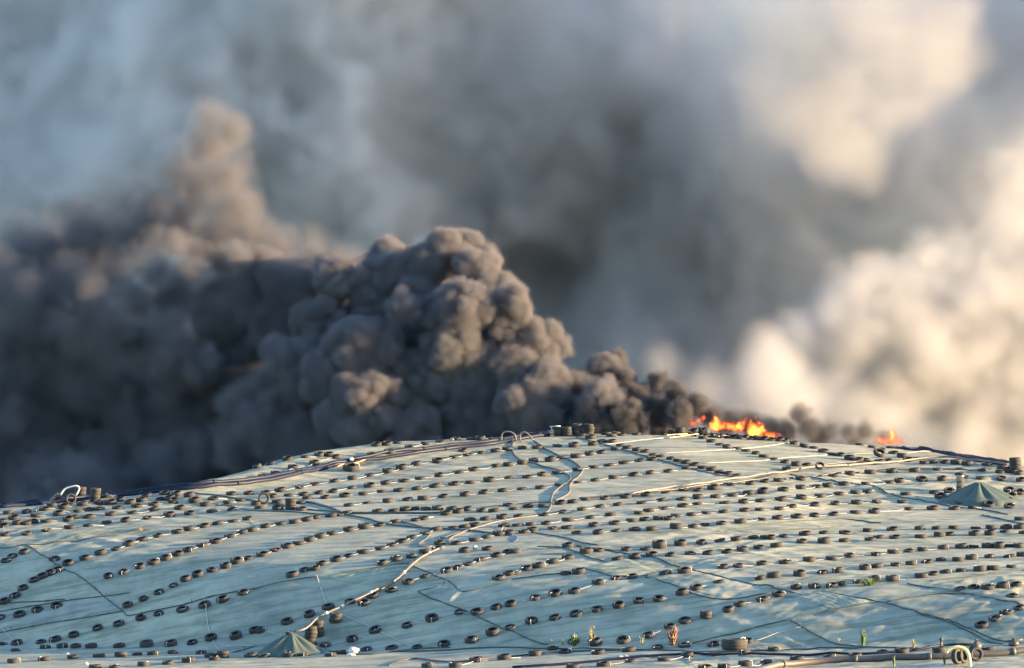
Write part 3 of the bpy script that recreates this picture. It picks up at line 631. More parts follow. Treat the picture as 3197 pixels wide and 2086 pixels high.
# rows of the lower half: each tyre a thing of its own
D_ = [
 (1, None, [(30, 1165), (45, 1243), (247, 1232), (432, 1205), (650, 1178), (820, 1158)], True),
 (5, None, [(225, 242), (115, 285), (55, 325)], True),
 (5, 'in the row running down to the left edge', [(508, 310), (540, 408), (470, 437), (398, 468), (318, 505), (215, 580), (143, 650), (45, 702)], True),
 (5, None, [(633, 347), (790, 300), (935, 253), (1078, 217), (1197, 170), (1320, 130), (1467, 93), (1650, 57), (1755, 30), (1893, 5)], True),
 (5, 'in the upper of two long slanting rows, left', [(1008, 465), (1147, 430), (1298, 378), (1427, 340), (1540, 300), (1650, 262), (1752, 227), (1878, 185), (2003, 148), (2135, 100), (2252, 62), (2340, 40)], True),
 (5, 'in the lower of two long slanting rows, left', [(1190, 735), (1335, 678), (1478, 617), (1612, 555), (1725, 493), (1840, 450), (1970, 412), (2097, 373), (2200, 330), (2300, 303)], True),
 (5, 'in the row on the bluish sheet patch, left edge', [(5, 855), (183, 828), (350, 785), (528, 745)], True),
 (5, 'in the row just under the slanting seam, lower left', [(515, 1057), (687, 1012), (910, 950), (1105, 910), (1313, 855), (1475, 815), (1698, 780), (1903, 737), (2072, 687), (2262, 622)], True),
 (5, 'in the row climbing above the left cone', [(1787, 1085), (1962, 1040), (2195, 1022), (2370, 970)], True),
 (5, 'in the upper bench row, bottom left', [(20, 1098), (160, 1090), (378, 1080), (420, 1130), (580, 1120), (705, 1120), (848, 1120), (1110, 1118), (1590, 1097)], False),
 (5, 'in the middle bench row, bottom left', [(148, 1158), (675, 1222), (918, 1210), (1120, 1200), (1275, 1195), (1425, 1190), (1605, 1178), (1868, 1180), (1960, 1210)], False),
 (5, 'in the lowest bench row, bottom left', [(125, 1262), (412, 1243), (885, 1312), (1065, 1315), (1330, 1288), (1560, 1275), (1750, 1252), (1990, 1237)], False),
 (6, None, [(60, 268), (180, 228), (285, 193), (393, 165), (495, 130), (595, 100), (705, 72), (860, 38), (1003, 13), (1143, -5), (2, 1292, 1122), (2, 1478, 1108), (2, 1553, 1093)], True),
 (6, None, [(335, 455), (448, 410), (545, 395), (610, 352), (745, 315), (860, 280), (995, 245), (1150, 212), (1260, 178), (1350, 150), (1445, 108), (1565, 72), (1668, 35), (1835, 20), (1935, 8), (2030, -5)], True),
 (6, 'in the row crossed by the tan hose top, centre', [(1172, 345), (1297, 310), (1440, 283), (1570, 243), (1680, 212)], True),
 (6, None, [(1700, 160), (1858, 165), (2025, 132), (2140, 105), (2250, 78), (2345, 68), (2300, 0)], True),
 (6, None, [(1935, 230), (2148, 215), (7, 20, 240)], False),
 (6, 'in the row rising right from the tan hose, centre', [(1410, 522), (1565, 470), (1770, 418), (1862, 390), (1968, 357), (2075, 318), (2230, 278), (2345, 245)], True),
 (6, 'in the row above the zigzag seam tip, centre', [(2250, 485), (2350, 445), (7, 15, 440), (7, 128, 398), (7, 243, 372), (7, 375, 337), (7, 510, 297)], True),
 (6, 'along the tan hose above the left sheet cone', [(290, 890), (497, 823), (672, 755), (873, 703), (1080, 650), (1253, 600), (1000, 715)], False),
 (6, 'in the row right of the left sheet cone', [(40, 970), (645, 1108), (893, 1053), (1110, 970), (1405, 925), (1632, 862), (1888, 805), (2052, 802), (2230, 755), (2365, 725), (7, 212, 670), (7, 400, 630), (7, 575, 607), (7, 797, 527)], True),
 (6, 'in the lower slope row, bottom centre', [(1745, 1100), (2000, 1062), (2195, 990), (2360, 945), (7, 178, 885), (7, 395, 853), (7, 592, 820), (7, 785, 777), (7, 985, 737), (7, 1175, 698), (7, 1360, 680)], True),
 (6, 'at the slope foot right of the left sheet cone', [(1025, 1150), (1258, 1135), (1495, 1128)], False),
 (6, 'lying in front of the left sheet cone', [(790, 1178), (690, 1203), (445, 1200), (305, 1205), (70, 1215), (5, 2330, 1208)], False),
 (6, 'along the looping bench hose, bottom centre', [(2305, 1228), (2045, 1252), (1850, 1300), (1595, 1300)], True),
 (7, None, [(515, 187), (683, 238), (800, 228), (1055, 220), (1242, 218), (1560, 165), (1755, 155), (1928, 137), (2080, 125), (2235, 107), (2350, 110)], False),
 (7, None, [(975, 310), (1135, 288), (1295, 270), (1465, 273), (1650, 257), (1820, 255), (1995, 242), (2135, 220), (2290, 205), (8, 75, 185)], False),
 (7, 'in the short pair above the blue slope, centre right', [(495, 443), (615, 430)], False),
 (7, 'in the row along the seam edge of the blue slope', [(962, 488), (1110, 472), (1422, 445), (1597, 423)], True),
 (7, 'in the upper sunlit row, right', [(1955, 382), (2100, 373), (2318, 350), (8, 155, 342), (8, 375, 318), (8, 588, 307), (8, 755, 280), (8, 1000, 267), (8, 1163, 247), (8, 1310, 237), (8, 1435, 222), (8, 1630, 203)], True),
 (7, 'in the pair where the curved seam meets the slope', [(1577, 620), (1708, 578)], True),
 (7, 'in the row rising from the weeds, lower right', [(2320, 685), (2110, 728), (2005, 778), (1603, 883), (1462, 937), (1265, 1015), (1030, 1065), (770, 1085), (570, 1075), (8, 90, 640)], True),
 (7, 'in the upper bench row, bottom right', [(375, 1140), (1347, 1133), (1597, 1113), (1870, 1103), (8, 50, 1153)], True),
 (7, 'in the middle bench row, bottom right', [(210, 1190), (490, 1175), (795, 1180), (1080, 1157), (1885, 1195), (2155, 1185)], False),
 (7, 'along the white bench rope, bottom right', [(560, 1312), (845, 1292), (1100, 1258), (1405, 1243), (1625, 1203)], True),
 (7, 'along the lowest bench rope, bottom right', [(1790, 1325), (1965, 1312), (2160, 1287), (2355, 1265), (8, 262, 1245), (8, 565, 1222), (8, 805, 1222)], True),
 (8, None, [(1800, 195), (1910, 195), (2035, 188), (2145, 187), (2237, 187), (2330, 188)], False),
 (8, 'in the second sunlit row, right', [(7, 1920, 525), (7, 2300, 487), (50, 465), (287, 447), (500, 437), (645, 417), (895, 390), (1005, 378), (1185, 365), (1328, 350), (1478, 340), (1607, 315), (1763, 315), (1890, 297), (2060, 288), (2243, 288), (2365, 272)], False),
 (8, 'in the row just above the grass clump, right', [(255, 572), (425, 565), (590, 560), (677, 540), (835, 523), (985, 492), (1153, 495)], True),
 (8, 'in the row right of the grass clump', [(1423, 468), (1530, 450), (1653, 432), (1795, 417), (1967, 405), (2092, 397), (2263, 382)], False),
 (8, 'in the row beside the shiny seam, right edge', [(1787, 592), (1912, 577), (2042, 582), (2188, 565), (2312, 552)], True),
 (8, 'on its own above the blue slope, right edge', [(2273, 660)], False),
 (8, 'in the row descending the blue slope, right edge', [(1985, 928), (2110, 868), (2210, 812), (2335, 768)], True),
 (8, 'between the bench hoses, bottom right', [(1060, 1178), (1240, 1170), (2045, 1150)], False),
 (8, None, [(310, 150), (517, 147), (703, 138), (945, 128), (1030, 108), (1177, 110), (1417, 105), (1590, 87), (1680, 85), (1920, 75), (2065, 68), (2205, 55), (2375, 65)], False),
]
for c_, d_, p_, r_ in D_: row(c_, d_, p_, r_, G_ROW)
# the next rows up, still beyond the 300 largest
row(4, None, [(1280, 870), (1540, 855)], rope=False)
row(4, None, [(95, 1005), (215, 985), (425, 970), (620, 957), (820, 948), (1005, 943), (1245, 945), (3, 185, 1195), (3, 105, 1218), (3, 375, 1185), (3, 510, 1180), (3, 755, 1153), (3, 950, 1137), (3, 1110, 1115), (3, 1230, 1103), (3, 1350, 1090), (3, 1450, 1095), (3, 1520, 1070), (3, 1663, 1055), (3, 1800, 1042), (3, 1960, 1028), (3, 2155, 1015), (3, 2295, 1010)])
row(4, None, [(3, 600, 1228), (3, 797, 1222), (3, 965, 1208), (3, 1135, 1197), (3, 1290, 1190), (3, 1518, 1172), (3, 1675, 1165), (3, 1785, 1150), (3, 1940, 1138), (3, 2118, 1122), (3, 2325, 1102), (85, 1095), (262, 1083), (425, 1068), (605, 1057), (810, 1043), (985, 1033), (1305, 1008), (1530, 1005), (1730, 1005), (1900, 997)])
row(4, None, [(15, 1275), (140, 1262), (340, 1243), (515, 1232), (712, 1235), (925, 1210), (1155, 1200), (1410, 1187), (1568, 1187), (1725, 1182), (1928, 1187), (2070, 1182), (2215, 1180), (2340, 1180), (2345, 1105)], rope=False)

# single tyres that stand out
def special(c, x, y, label, size=1.0, thick=None, k=None, group=None, tilt=0.05): return set_tyre(c, x, y, label, group, size, True, k, thick, tilt)
special(7, 1365, 180, 'tall thick truck tyre standing out in its row, right of centre', 1.08, 1.3, 3)
special(7, 2060, 1112, 'very large dusty tractor tyre lying on the bench, bottom right', 1.85, 1.15, 3)
special(7, 2185, 1070, 'ordinary tyre resting behind the very large tractor tyre', 1.0)
special(5, 1365, 1100, 'thick pale dusty tyre on the bench, bottom left', 1.2, 1.3, 1)
special(2, 880, 625, 'wide tyre half hidden under the twin black pipes', 1.45, 1.1, 0)
special(4, 2300, 575, 'thick tyre on top of the crest stack, right edge', 1.1, 1.3, 1) if False else None
def stack(c, x, y, n, where, size=1.0, lean=0.0, ks=None):
    u, v = px(c, x, y); p = hit(u, v + 4); z = p.z - 0.02
    words_ = {2: ['lower', 'upper'], 3: ['bottom', 'middle', 'top'], 4: ['bottom', 'second', 'third', 'top'], 5: ['bottom', 'second', 'third', 'fourth', 'top']}[n]
    for i in range(n):
        k = gt.randrange(5); s = size * gt.uniform(.96, 1.05)
        place_tyre(Vector((p.x + gt.uniform(-.03, .03) + lean * i, p.y + gt.uniform(-.03, .03), z)), Vector((gt.uniform(-.05, .05), gt.uniform(-.05, .05), 1)).normalized(), k, gt.uniform(0, 6), f'{words_[i]} tyre of the stack {where}', 'tyre', 'tyres piled in stacks', (s, s, s))
        z += THK[k] * s - 0.012
    return p
stack(3, 600, 312, 4, 'beside the pipe end on the crest')
stack(3, 710, 315, 4, 'second right of the pipe end on crest')
stack(3, 505, 318, 3, 'nearest the pipe end on the crest')
stack(3, 430, 318, 3, 'directly behind the black pipe end')
stack(1, 885, 925, 4, 'at the left pipe elbow')
stack(1, 745, 900, 4, 'behind the white hose bend, left')
stack(2, 322, 1000, 3, 'in the cluster by the standing tyre')
stack(4, 2300, 668, 4, 'at the right edge of the crest', 1.12)
stack(9, 445, 610, 3, 'left of the flames')
stack(9, 300, 612, 2, 'farther left of the flames')
stack(6, 500, 1108, 5, 'in front, right of the left cone', 1.0, 0.01)
stack(6, 572, 1015, 4, 'behind, right of the left cone')
stack(6, 735, 885, 2, 'under the tan hose above the cone')
stack(5, 2075, 1215, 2, 'where the white rope reaches the bench')
stack(7, 1800, 850, 2, 'of two in the row above the weeds')
stack(8, 1590, 1205, 2, 'beside the pump at bottom right')
def standing(c, x, y, label, yaw=0.0, size=1.0, lean=0.12):
    u, v = px(c, x, y); p = hit(u, v); k = 1
    nrm = Vector((math.sin(yaw), -math.cos(yaw), lean)).normalized()
    place_tyre(Vector((p.x, p.y, ground_z(p.x, p.y) + 0.305 * size)), nrm, k, 0.0, label, 'tyre', 'tyres stood on edge', (size, size, size))
standing(1, 655, 968, 'tyre stood on edge facing the viewer by left pipe elbow', 0.2)
standing(2, 70, 965, 'tyre stood on edge facing the viewer in left cluster', 0.1, 1.05)
standing(4, 475, 665, 'tyre leaning under the tan pipe, its hole showing', 0.1, 0.9, 0.9)
standing(8, 1735, 1300, 'left of two tyres stood on edge inside yellow hose', 0.9, 1.15)
standing(8, 1790, 1290, 'right of two tyres stood on edge inside yellow hose', 0.9, 1.15)
standing(8, 1925, 1272, 'tyre stood on edge right of the yellow hose', 0.3, 1.05)
standing(4, 1025, 560, 'tilted tyre on the small heap near the small fire', 0.5, 1.2, 1.4)
# burning heap on the crest
heap = [(640, 600, .5), (700, 560, -.3), (830, 520, .8), (870, 590, -.6), (1000, 610, .2), (1080, 610, .5), (1180, 620, -.7), (1330, 640, .3), (1440, 680, -.2), (1550, 660, .6), (1650, 690, -.4), (1750, 700, .1), (1880, 720, .5), (2000, 735, -.2), (2120, 745, .2), (2280, 755, 0), (2380, 765, 0)]
hl = ['leaning left of the flames', 'tilted beside first flame', 'high on the heap between flames', 'under the plank ends', 'at the foot of the tall flame', 'flat under the tall flame', 'leaning right of the tall flame', 'left below the widest flames', 'centre below the widest flames', 'upright in the widest flames',
      'charred below white hot flame', 'charred right of the white hot flame', 'flat below falling flames', 'at the low end of the flames', 'under the last small flame', 'dark on the crest right of the fire', 'second dark one right of the fire']
for (x, y, tl), d_ in zip(heap, hl):
    p = hit(*px(9, x, y)); place_tyre(Vector((p.x, p.y + 0.3, p.z + (0.25 if y < 600 else 0.0))), Vector((tl, -0.25, 1)).normalized(), gt.randrange(5), gt.uniform(0, 6), f'burning tyre {d_}' if 'dark' not in d_ else f'tyre {d_}', 'tyre', 'tyres of the burning heap', (1.05, 1.05, 1.05))
# ring of tyres round the right-hand cone
ring = [(1600, 885), (1685, 840), (1690, 918), (1785, 942), (1930, 942), (2050, 962), (2245, 978), (2225, 922), (2262, 882), (2340, 850), (2240, 825)]
rl = ['far left', 'back left', 'second from front left', 'third from front left', 'front centre left', 'front centre right', 'lowest front right', 'middle front right', 'upper front right', 'far right', 'back right']
for (x, y), d_ in zip(ring, rl):
    p = hit(*px(4, x, y + 25)); t_ = Vector((0.0, -0.42, 1)).normalized()
    place_tyre(Vector((p.x, p.y, p.z + 0.03)), t_, gt.randrange(5), gt.uniform(0, 6), f'tyre {d_} in the ring round right sheet cone', 'tyre', 'tyres round the right sheet cone', (1.1, 1.1, 1.0), gt.choice([None, .5, -1.5]))
# the many smaller tyres farther up, joined
if STUFF:
    V_, F_, off, mi = [], [], 0, []
    for k, M in STUFF:
        vs0 = np.array(TY[k][1]); m4 = np.array(M); V_.append(vs0 @ m4[:3, :3].T + m4[:3, 3]); F_.append(np.array(TY[k][2]) + off); off += len(vs0); mi += [[0, 1, 2, 0, 2][k]] * len(TY[k][2])
    V_ = np.concatenate(V_); F_ = np.concatenate(F_)
    me = bpy.data.meshes.new('tyres'); me.from_pydata(V_.tolist(), [], F_.tolist()); me.polygons.foreach_set('use_smooth', [True] * len(me.polygons))
    for m in M_RUB: me.materials.append(m)
    me.polygons.foreach_set('material_index', mi); me.update()
    o = link(bpy.data.objects.new('tyres', me)); tag(o, 'many small dark tyres in rows over the upper mound', 'tyres', None, 'stuff')
print('tyres', len(TYRES), 'stuff', len(STUFF))
# ropes of the rows
for Q, r_, m_, d_, nm in LINES:
    o = tube(nm, Q, r_, m_, seg=4)
    o['_d'] = d_ or ''
ro = [o for o in col.objects if o.name.split('.')[0] == 'rope']
def place_words(o):
    c = sum((Vector(v.co) for v in o.data.vertices), Vector()) / len(o.data.vertices); return (c.x / c.y * FPX + CX, CY + (CZ - c.z) / c.y * FPX)
up_ = sorted([o for o in ro if not o['_d']], key=lambda o: place_words(o)[1])
for i, o in enumerate(up_):
    u, v = place_words(o); side = 'left' if u < 1000 else 'centre' if u < 2100 else 'right'
    tag(o, f'thin white rope through tyre row {ORD[i] if i < 18 else ORD[i - 18]}{" lower" if i >= 18 else ""} from the crest, {side}', 'rope', 'ropes through the tyre rows')
seen = {}
for o in ro:
    if o['_d']:
        d = o['_d']; seen[d] = seen.get(d, 0) + 1
        tag(o, f'white rope {["of tyres", "left piece of tyres", "next piece of tyres"][min(2, seen[d] - 1)]} {d}', 'rope', 'ropes through the tyre rows')
for o in ro: del o['_d']

# ------------------------------------------------------------------ pipes and hoses
def pipe(name, label, cat, pts, rad, mat, c=None, lift=0.0, group=None, seg=10, step=0.4, collars=0, cm=None):
    P = laid(c, pts, rad, lift=lift, step=step)
    root = tube(name, P, rad, mat, seg=seg); tag(root, label, cat, group)
    if collars:
        n = len(P)
        for q in range(collars):
            i = int((q + 0.5) / collars * (n - 1)); t = (P[min(i + 1, n - 1)] - P[i - 1]).normalized()
            tube('collar', [P[i] - t * .09, P[i] + t * .09], rad * 1.22, cm or mat, root, seg=seg)
    return root, P
A_ = [(1, 0, 1003), (1, 300, 978), (1, 560, 952), (1, 850, 922), (1, 1100, 898), (1, 1450, 862), (1, 1800, 824), (1, 2100, 796), (1, 2370, 768), (2, 270, 720), (2, 700, 625), (2, 1060, 560), (2, 1500, 497), (2, 1850, 452), (2, 2200, 415), (3, 60, 372), (3, 340, 335)]
pipe('black_pipe', 'front one of the twin glossy black pipes along the left ridge', 'pipe', A_, 0.115, M_BLK, group='twin black ridge pipes', collars=7)
pipe('black_pipe', 'rear one of the twin glossy black pipes along the left ridge', 'pipe', [(c, x, y - 19) for c, x, y in A_], 0.105, M_BLK, group='twin black ridge pipes', lift=0.07, collars=5)
pipe('grey_pipe', 'pale grey pipe lying behind the black pipes, left', 'pipe', [(1, 990, 886), (1, 1300, 855), (1, 1800, 798), (1, 2370, 737)], 0.07, M_GREY)
pe, _ = pipe('pipe_end', 'dark flanged pipe end sleeve on the crest', 'pipe', [(3, 230, 340), (3, 345, 328), (3, 400, 318)], 0.16, M_BLK, lift=0.05)
e = on(3, 400, 322)
tube('flange', [e + Vector((-.28, 0, .26)), e + Vector((-.20, 0, .27))], 0.24, M_GREY, pe, seg=14)
tube('flange', [e + Vector((-.05, 0, .28)), e + Vector((.04, 0, .28))], 0.24, M_STEEL, pe, seg=14)
tube('bracket', [e + Vector((-.35, 0, .50)), e + Vector((.30, 0, .53))], 0.045, M_WHITE, pe, seg=6)
def arch(c, pts, rad, mat, name, label, cat, then, group=None):
    b = on(c, *pts[0]); Y = b.y
    P = [at(*px(c, *p), Y) for p in pts]
    tail = laid(None, then, rad)
    S = spline(P, 0.15) + tail[1:]
    o = tube(name, S, rad, mat, seg=8); tag(o, label, cat, group); return o
arch(2, [(2280, 395), (2280, 320), (2310, 292), (2365, 296), (2405, 325), (2410, 372)], 0.05, M_GREY, 'grey_hose', 'left of two gooseneck hoses looping off the ridge pipe', 'hose',
     [(3, 20, 380), (3, 0, 440), (3, 12, 500), (3, 60, 550), (3, 150, 582), (3, 300, 622), (3, 420, 652), (3, 500, 690), (3, 540, 728), (3, 515, 768), (3, 440, 815), (3, 385, 860), (3, 365, 912), (3, 358, 955), (3, 350, 1005), (3, 325, 1040), (3, 230, 1078), (2, 2350, 1112), (2, 2150, 1155), (2, 1990, 1205), (2, 1850, 1245), (2, 1750, 1285), (6, 1700, 122), (6, 1712, 150), (6, 1760, 182)], 'gooseneck hoses')
arch(3, [(75, 390), (72, 318), (105, 293), (150, 318), (185, 362)], 0.048, M_GREY, 'grey_hose', 'right of two gooseneck hoses looping off the ridge pipe', 'hose',
     [(3, 195, 378), (3, 300, 452), (3, 420, 512), (3, 530, 558), (3, 610, 608), (3, 650, 655), (3, 620, 705), (3, 560, 752), (3, 530, 805), (3, 530, 852), (3, 500, 888), (3, 400, 935)], 'gooseneck hoses')
pipe('grey_hose', 'pale hose bend forming the right side of the hose crossing', 'hose', [(2, 2140, 1160), (2, 2050, 1185), (2, 1900, 1240), (2, 1800, 1290), (6, 1790, 160), (6, 1800, 185)], 0.045, M_GREY)
pipe('grey_hose', 'thin grey hose loop left of the hose crossing', 'hose', [(2, 1350, 1130), (2, 1500, 1167), (2, 1590, 1202), (2, 1617, 1232), (2, 1580, 1290), (6, 1520, 168), (6, 1508, 195), (6, 1560, 207), (6, 1640, 200)], 0.035, M_GREY)
pipe('dark_hose', 'black hose from the left cluster to the hose crossing', 'hose', [(2, 430, 942), (2, 560, 967), (2, 700, 1007), (2, 800, 1047), (2, 1000, 1053), (2, 1600, 1053), (2, 1720, 1048)], 0.055, M_DARK)
pipe('dark_hose', 'thin black hose under the left cluster', 'hose', [(1, 1800, 860), (1, 2050, 893), (1, 2250, 918), (2, 480, 1015), (2, 650, 1030), (2, 790, 1045)], 0.035, M_DARK)
pipe('dark_hose', 'thin black hose along the row under the left cluster', 'hose', [(1, 1960, 965), (1, 2200, 1005), (2, 0, 1027), (2, 400, 1042), (2, 650, 1068)], 0.03, M_DARK)
pipe('dark_hose', 'black hose snaking right past the loop, centre', 'hose', [(2, 700, 1047), (2, 900, 1078), (2, 1050, 1108), (2, 1150, 1138), (2, 1320, 1167), (2, 1600, 1193), (2, 1900, 1208), (2, 2180, 1238), (2, 2380, 1258)], 0.045, M_DARK)
pipe('orange_pole', 'slim orange pole lying against the twin black pipes', 'pole', [(2, 680, 662), (2, 850, 612), (2, 1010, 575)], 0.035, M_ORG, lift=0.12)
pipe('tan_pipe', 'long tan pipe running up right to the crest', 'pipe', [(3, 1085, 900), (3, 1300, 855), (3, 1500, 822), (3, 1620, 812), (3, 1820, 788), (3, 2100, 745), (3, 2370, 703), (4, 200, 680), (4, 400, 647), (4, 530, 638), (4, 800, 623), (4, 1100, 603), (4, 1350, 574), (4, 1600, 550), (4, 1750, 555), (4, 1950, 580), (4, 2130, 605), (4, 2230, 622)], 0.065, M_TAN, lift=0.10, collars=4, cm=M_GREY)
pipe('dark_hose', 'black hose behind the long tan pipe', 'hose', [(3, 620, 925), (3, 850, 905), (3, 1100, 888), (3, 1400, 850), (3, 1900, 795), (3, 2370, 730), (4, 200, 655), (4, 450, 622), (4, 600, 605), (4, 850, 582)], 0.05, M_DARK, lift=0.05)
pipe('dark_hose', 'thin hose joining the tyres left of the tan pipe', 'hose', [(2, 1600, 1058), (2, 2000, 1008), (2, 2300, 985), (3, 0, 968), (3, 200, 952), (3, 420, 945)], 0.035, M_DARK)
for k, (l_, y_) in enumerate([('front', 0), ('middle', -12), ('rear', -24)]):
    pipe('black_pipe', f'{l_} of three black pipes along the right crest', 'pipe', [(4, 1100 + 150 * k, 447 + 15 * k + y_), (4, 1300 + 100 * k, 463 + 12 * k + y_), (4, 1700, 515 + y_), (4, 1900, 558 + y_), (4, 2100, 592 + y_), (4, 2240, 622 + y_)], 0.075, M_BLK, group='black pipes on the right crest', lift=0.03 * k)
pipe('dark_hose', 'black hose threaded through the row under the tan pipe', 'hose', [(4, 150, 742), (4, 360, 717), (4, 560, 692), (4, 700, 677), (4, 950, 667), (4, 1300, 652), (4, 1600, 647), (4, 2100, 650)], 0.045, M_DARK)
pipe('tan_hose', 'upper tan hose from the hose crossing down the slope', 'hose', [(6, 1728, 218), (6, 1610, 270), (6, 1500, 335), (6, 1440, 385), (6, 1395, 430), (6, 1320, 505), (6, 1195, 588)], 0.06, M_TAN, lift=0.03, collars=2, cm=M_WHITE)
pipe('dark_hose', 'short dark hose joining the two tan hoses', 'hose', [(6, 1200, 585), (6, 1120, 625)], 0.04, M_DARK, lift=0.03)
pipe('tan_hose', 'lower tan hose leading to the left sheet cone', 'hose', [(6, 1130, 622), (6, 1000, 690), (6, 870, 750), (6, 735, 812), (6, 650, 850), (6, 575, 885)], 0.065, M_TAN, lift=0.12, collars=3, cm=M_WHITE)
Yc = on(6, 330, 1180).y
_p = on(6, 575, 885, 0.18)
P_ = [at(*px(6, 345, 985), Yc), at(*px(6, 400, 978), Yc), at(*px(6, 450, 962), Yc + .2), at(*px(6, 495, 930), Yc + .6), at(*px(6, 530, 895), Yc + 1.2), _p]
tag(tube('tan_hose', spline(P_, .12), 0.055, M_TAN, seg=8), 'curved tan hose end over the tyre columns at left cone', 'hose')
pipe('dark_hose', 'upper thin black hose along the bench', 'hose', [(6, 680, 1173), (6, 1000, 1203), (6, 1300, 1178), (6, 1700, 1168), (6, 2000, 1148), (6, 2370, 1138), (7, 300, 1150), (7, 600, 1145), (7, 1000, 1158), (7, 1500, 1168), (7, 1900, 1183), (7, 2370, 1168), (8, 400, 1158), (8, 900, 1143), (8, 1400, 1152)], 0.035, M_DARK)
pipe('dark_hose', 'looping thin black hose on the bench, bottom centre', 'hose', [(6, 1230, 1312), (6, 1350, 1262), (6, 1480, 1243), (6, 1700, 1268), (6, 1900, 1272), (6, 2150, 1243), (6, 2370, 1222), (7, 250, 1198), (7, 500, 1178), (7, 1000, 1165)], 0.04, M_DARK)
pipe('black_pipe', 'thick black pipe along the bench to the pump', 'pipe', [(7, 0, 1333), (7, 300, 1313), (7, 700, 1283), (7, 1000, 1253), (7, 1300, 1228), (7, 1600, 1208), (7, 1900, 1213), (7, 2370, 1215), (8, 500, 1213), (8, 900, 1213), (8, 1200, 1193), (8, 1450, 1163), (8, 1650, 1133), (8, 1800, 1128), (8, 1920, 1133)], 0.06, M_BLK, lift=0.03)
pipe('grey_pipe', 'large grey pipe in the bottom right corner', 'pipe', [(7, 1900, 1420), (8, 0, 1350), (8, 400, 1302), (8, 900, 1275), (8, 1500, 1252), (8, 1750, 1242), (8, 2000, 1225), (8, 2370, 1192), (8, 2700, 1160)], 0.155, M_PIPE, collars=5)
# bends at the left pipe elbow
Ye = on(1, 560, 952).y
tag(tube('tan_pipe', spline([on(1, 330, 1040, .1), at(*px(1, 430, 960), Ye), at(*px(1, 545, 862), Ye)], .2), 0.07, M_TAN), 'short tan pipe slanting up at the left elbow', 'pipe')
tag(tube('white_hose', spline([at(*px(1, 560, 880), Ye), at(*px(1, 600, 825), Ye), at(*px(1, 660, 802), Ye), at(*px(1, 720, 797), Ye), at(*px(1, 735, 825), Ye), at(*px(1, 705, 885), Ye)], .1), 0.05, M_WHITE), 'white hose bend over the left tyre stack', 'hose')
tag(tube('tan_pole', [on(1, 985, 890, .25), on(1, 1080, 940, .05)], 0.04, M_TAN), 'short tan pole leaning right of left stack', 'pole')
# pump in the bottom right corner
Yp = on(8, 1740, 1300).y - 0.5
tag(tube('yellow_hose', spline([at(*px(8, 1655, 1195), Yp), at(*px(8, 1675, 1160), Yp), at(*px(8, 1745, 1137), Yp), at(*px(8, 1820, 1150), Yp), at(*px(8, 1862, 1205), Yp), at(*px(8, 1875, 1290), Yp), at(*px(8, 1880, 1360), Yp)], .1), 0.085, M_YEL), 'yellow hose arching over the standing tyres, bottom right', 'hose')
o = lathe('valve_body', [(0.001, 0), (.2, 0), (.24, .1), (.24, .2), (.15, .26), (.12, .34), (.05, .36), (.001, .37)], M_PIPE, None, 14); o.location = on(8, 1935, 1165, .05); tag(o, 'squat brown valve body at the black pipe end', 'valve')
tube('handle', [Vector((0, 0, .36)), Vector((0, 0, .48))], .04, M_DARK, o); tube('flange', [Vector((-.30, 0, .12)), Vector((-.22, 0, .12))], .17, M_DARK, o, seg=12)
o = tube('standpipe', [on(8, 1608, 1165), on(8, 1608, 1165) + Vector((0, 0, .5))], .06, M_DARK); tag(o, 'short black standpipe left of the yellow hose', 'pipe')
tube('cap', [on(8, 1608, 1165) + Vector((0, 0, .45)), on(8, 1608, 1165) + Vector((0, 0, .56))], .09, M_DARK, o)
o = lathe('valve_body', [(.001, 0), (.22, 0), (.25, .12), (.2, .22), (.1, .26), (.1, .34), (.001, .35)], M_DARK, None, 12); o.location = on(8, 2285, 1125, 0); tag(o, 'dark valve beside the slope foot, right edge', 'valve')
tube('lever', [Vector((-.45, 0, .2)), Vector((.4, 0, .28))], .05, M_DARK, o)

# ------------------------------------------------------------------ separate panels of the sheet, lapped over it
def panel(c4, tint, seed):
    q = [px(*p) for p in c4]; n = 40; V_ = []; g = np.random.default_rng(seed); nz = noise2((n + 1, n + 1), (5, 22), g) * .03
    for i in range(n + 1):
        for j in range(n + 1):
            s, t = i / n, j / n
            u = (q[0][0] * (1 - s) + q[1][0] * s) * (1 - t) + (q[3][0] * (1 - s) + q[2][0] * s) * t; v = (q[0][1] * (1 - s) + q[1][1] * s) * (1 - t) + (q[3][1] * (1 - s) + q[2][1] * s) * t
            p = hit(u, v); e = min(1.0, 8 * min(s, 1 - s, t, 1 - t)); V_.append((p.x, p.y, p.z + 0.012 + e * (0.03 + abs(nz[i, j]))))
    F_ = [(i * (n + 1) + j, i * (n + 1) + j + 1, (i + 1) * (n + 1) + j + 1, (i + 1) * (n + 1) + j) for i in range(n) for j in range(n)]
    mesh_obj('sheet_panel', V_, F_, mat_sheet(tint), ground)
panel([(5, -60, 815), (5, 980, 662), (5, 1140, 800), (5, -60, 1008)], (.92, .94, 1.03), 1)
panel([(7, 1230, 482), (7, 1680, 420), (7, 2240, 556), (7, 2000, 690)], (1.06, 1.05, 1.04), 2)
panel([(8, 1295, 549), (8, 1500, 527), (8, 2420, 445), (8, 2420, 752)], (1.08, 1.04, .98), 3)
panel([(6, 560, 482), (6, 885, 437), (6, 1420, 359), (6, 1190, 585)], (.88, .95, .92), 4)
panel([(8, 520, 617), (8, 1000, 713), (8, 600, 786), (8, 100, 640)], (.90, .97, .98), 5)
panel([(6, 1500, 617), (6, 1780, 522), (6, 1915, 620), (6, 1800, 745)], (.92, .97, 1.02), 6)
panel([(7, 660, 397), (7, 1050, 300), (7, 1370, 440), (7, 905, 474)], (1.05, 1.05, 1.0), 7)
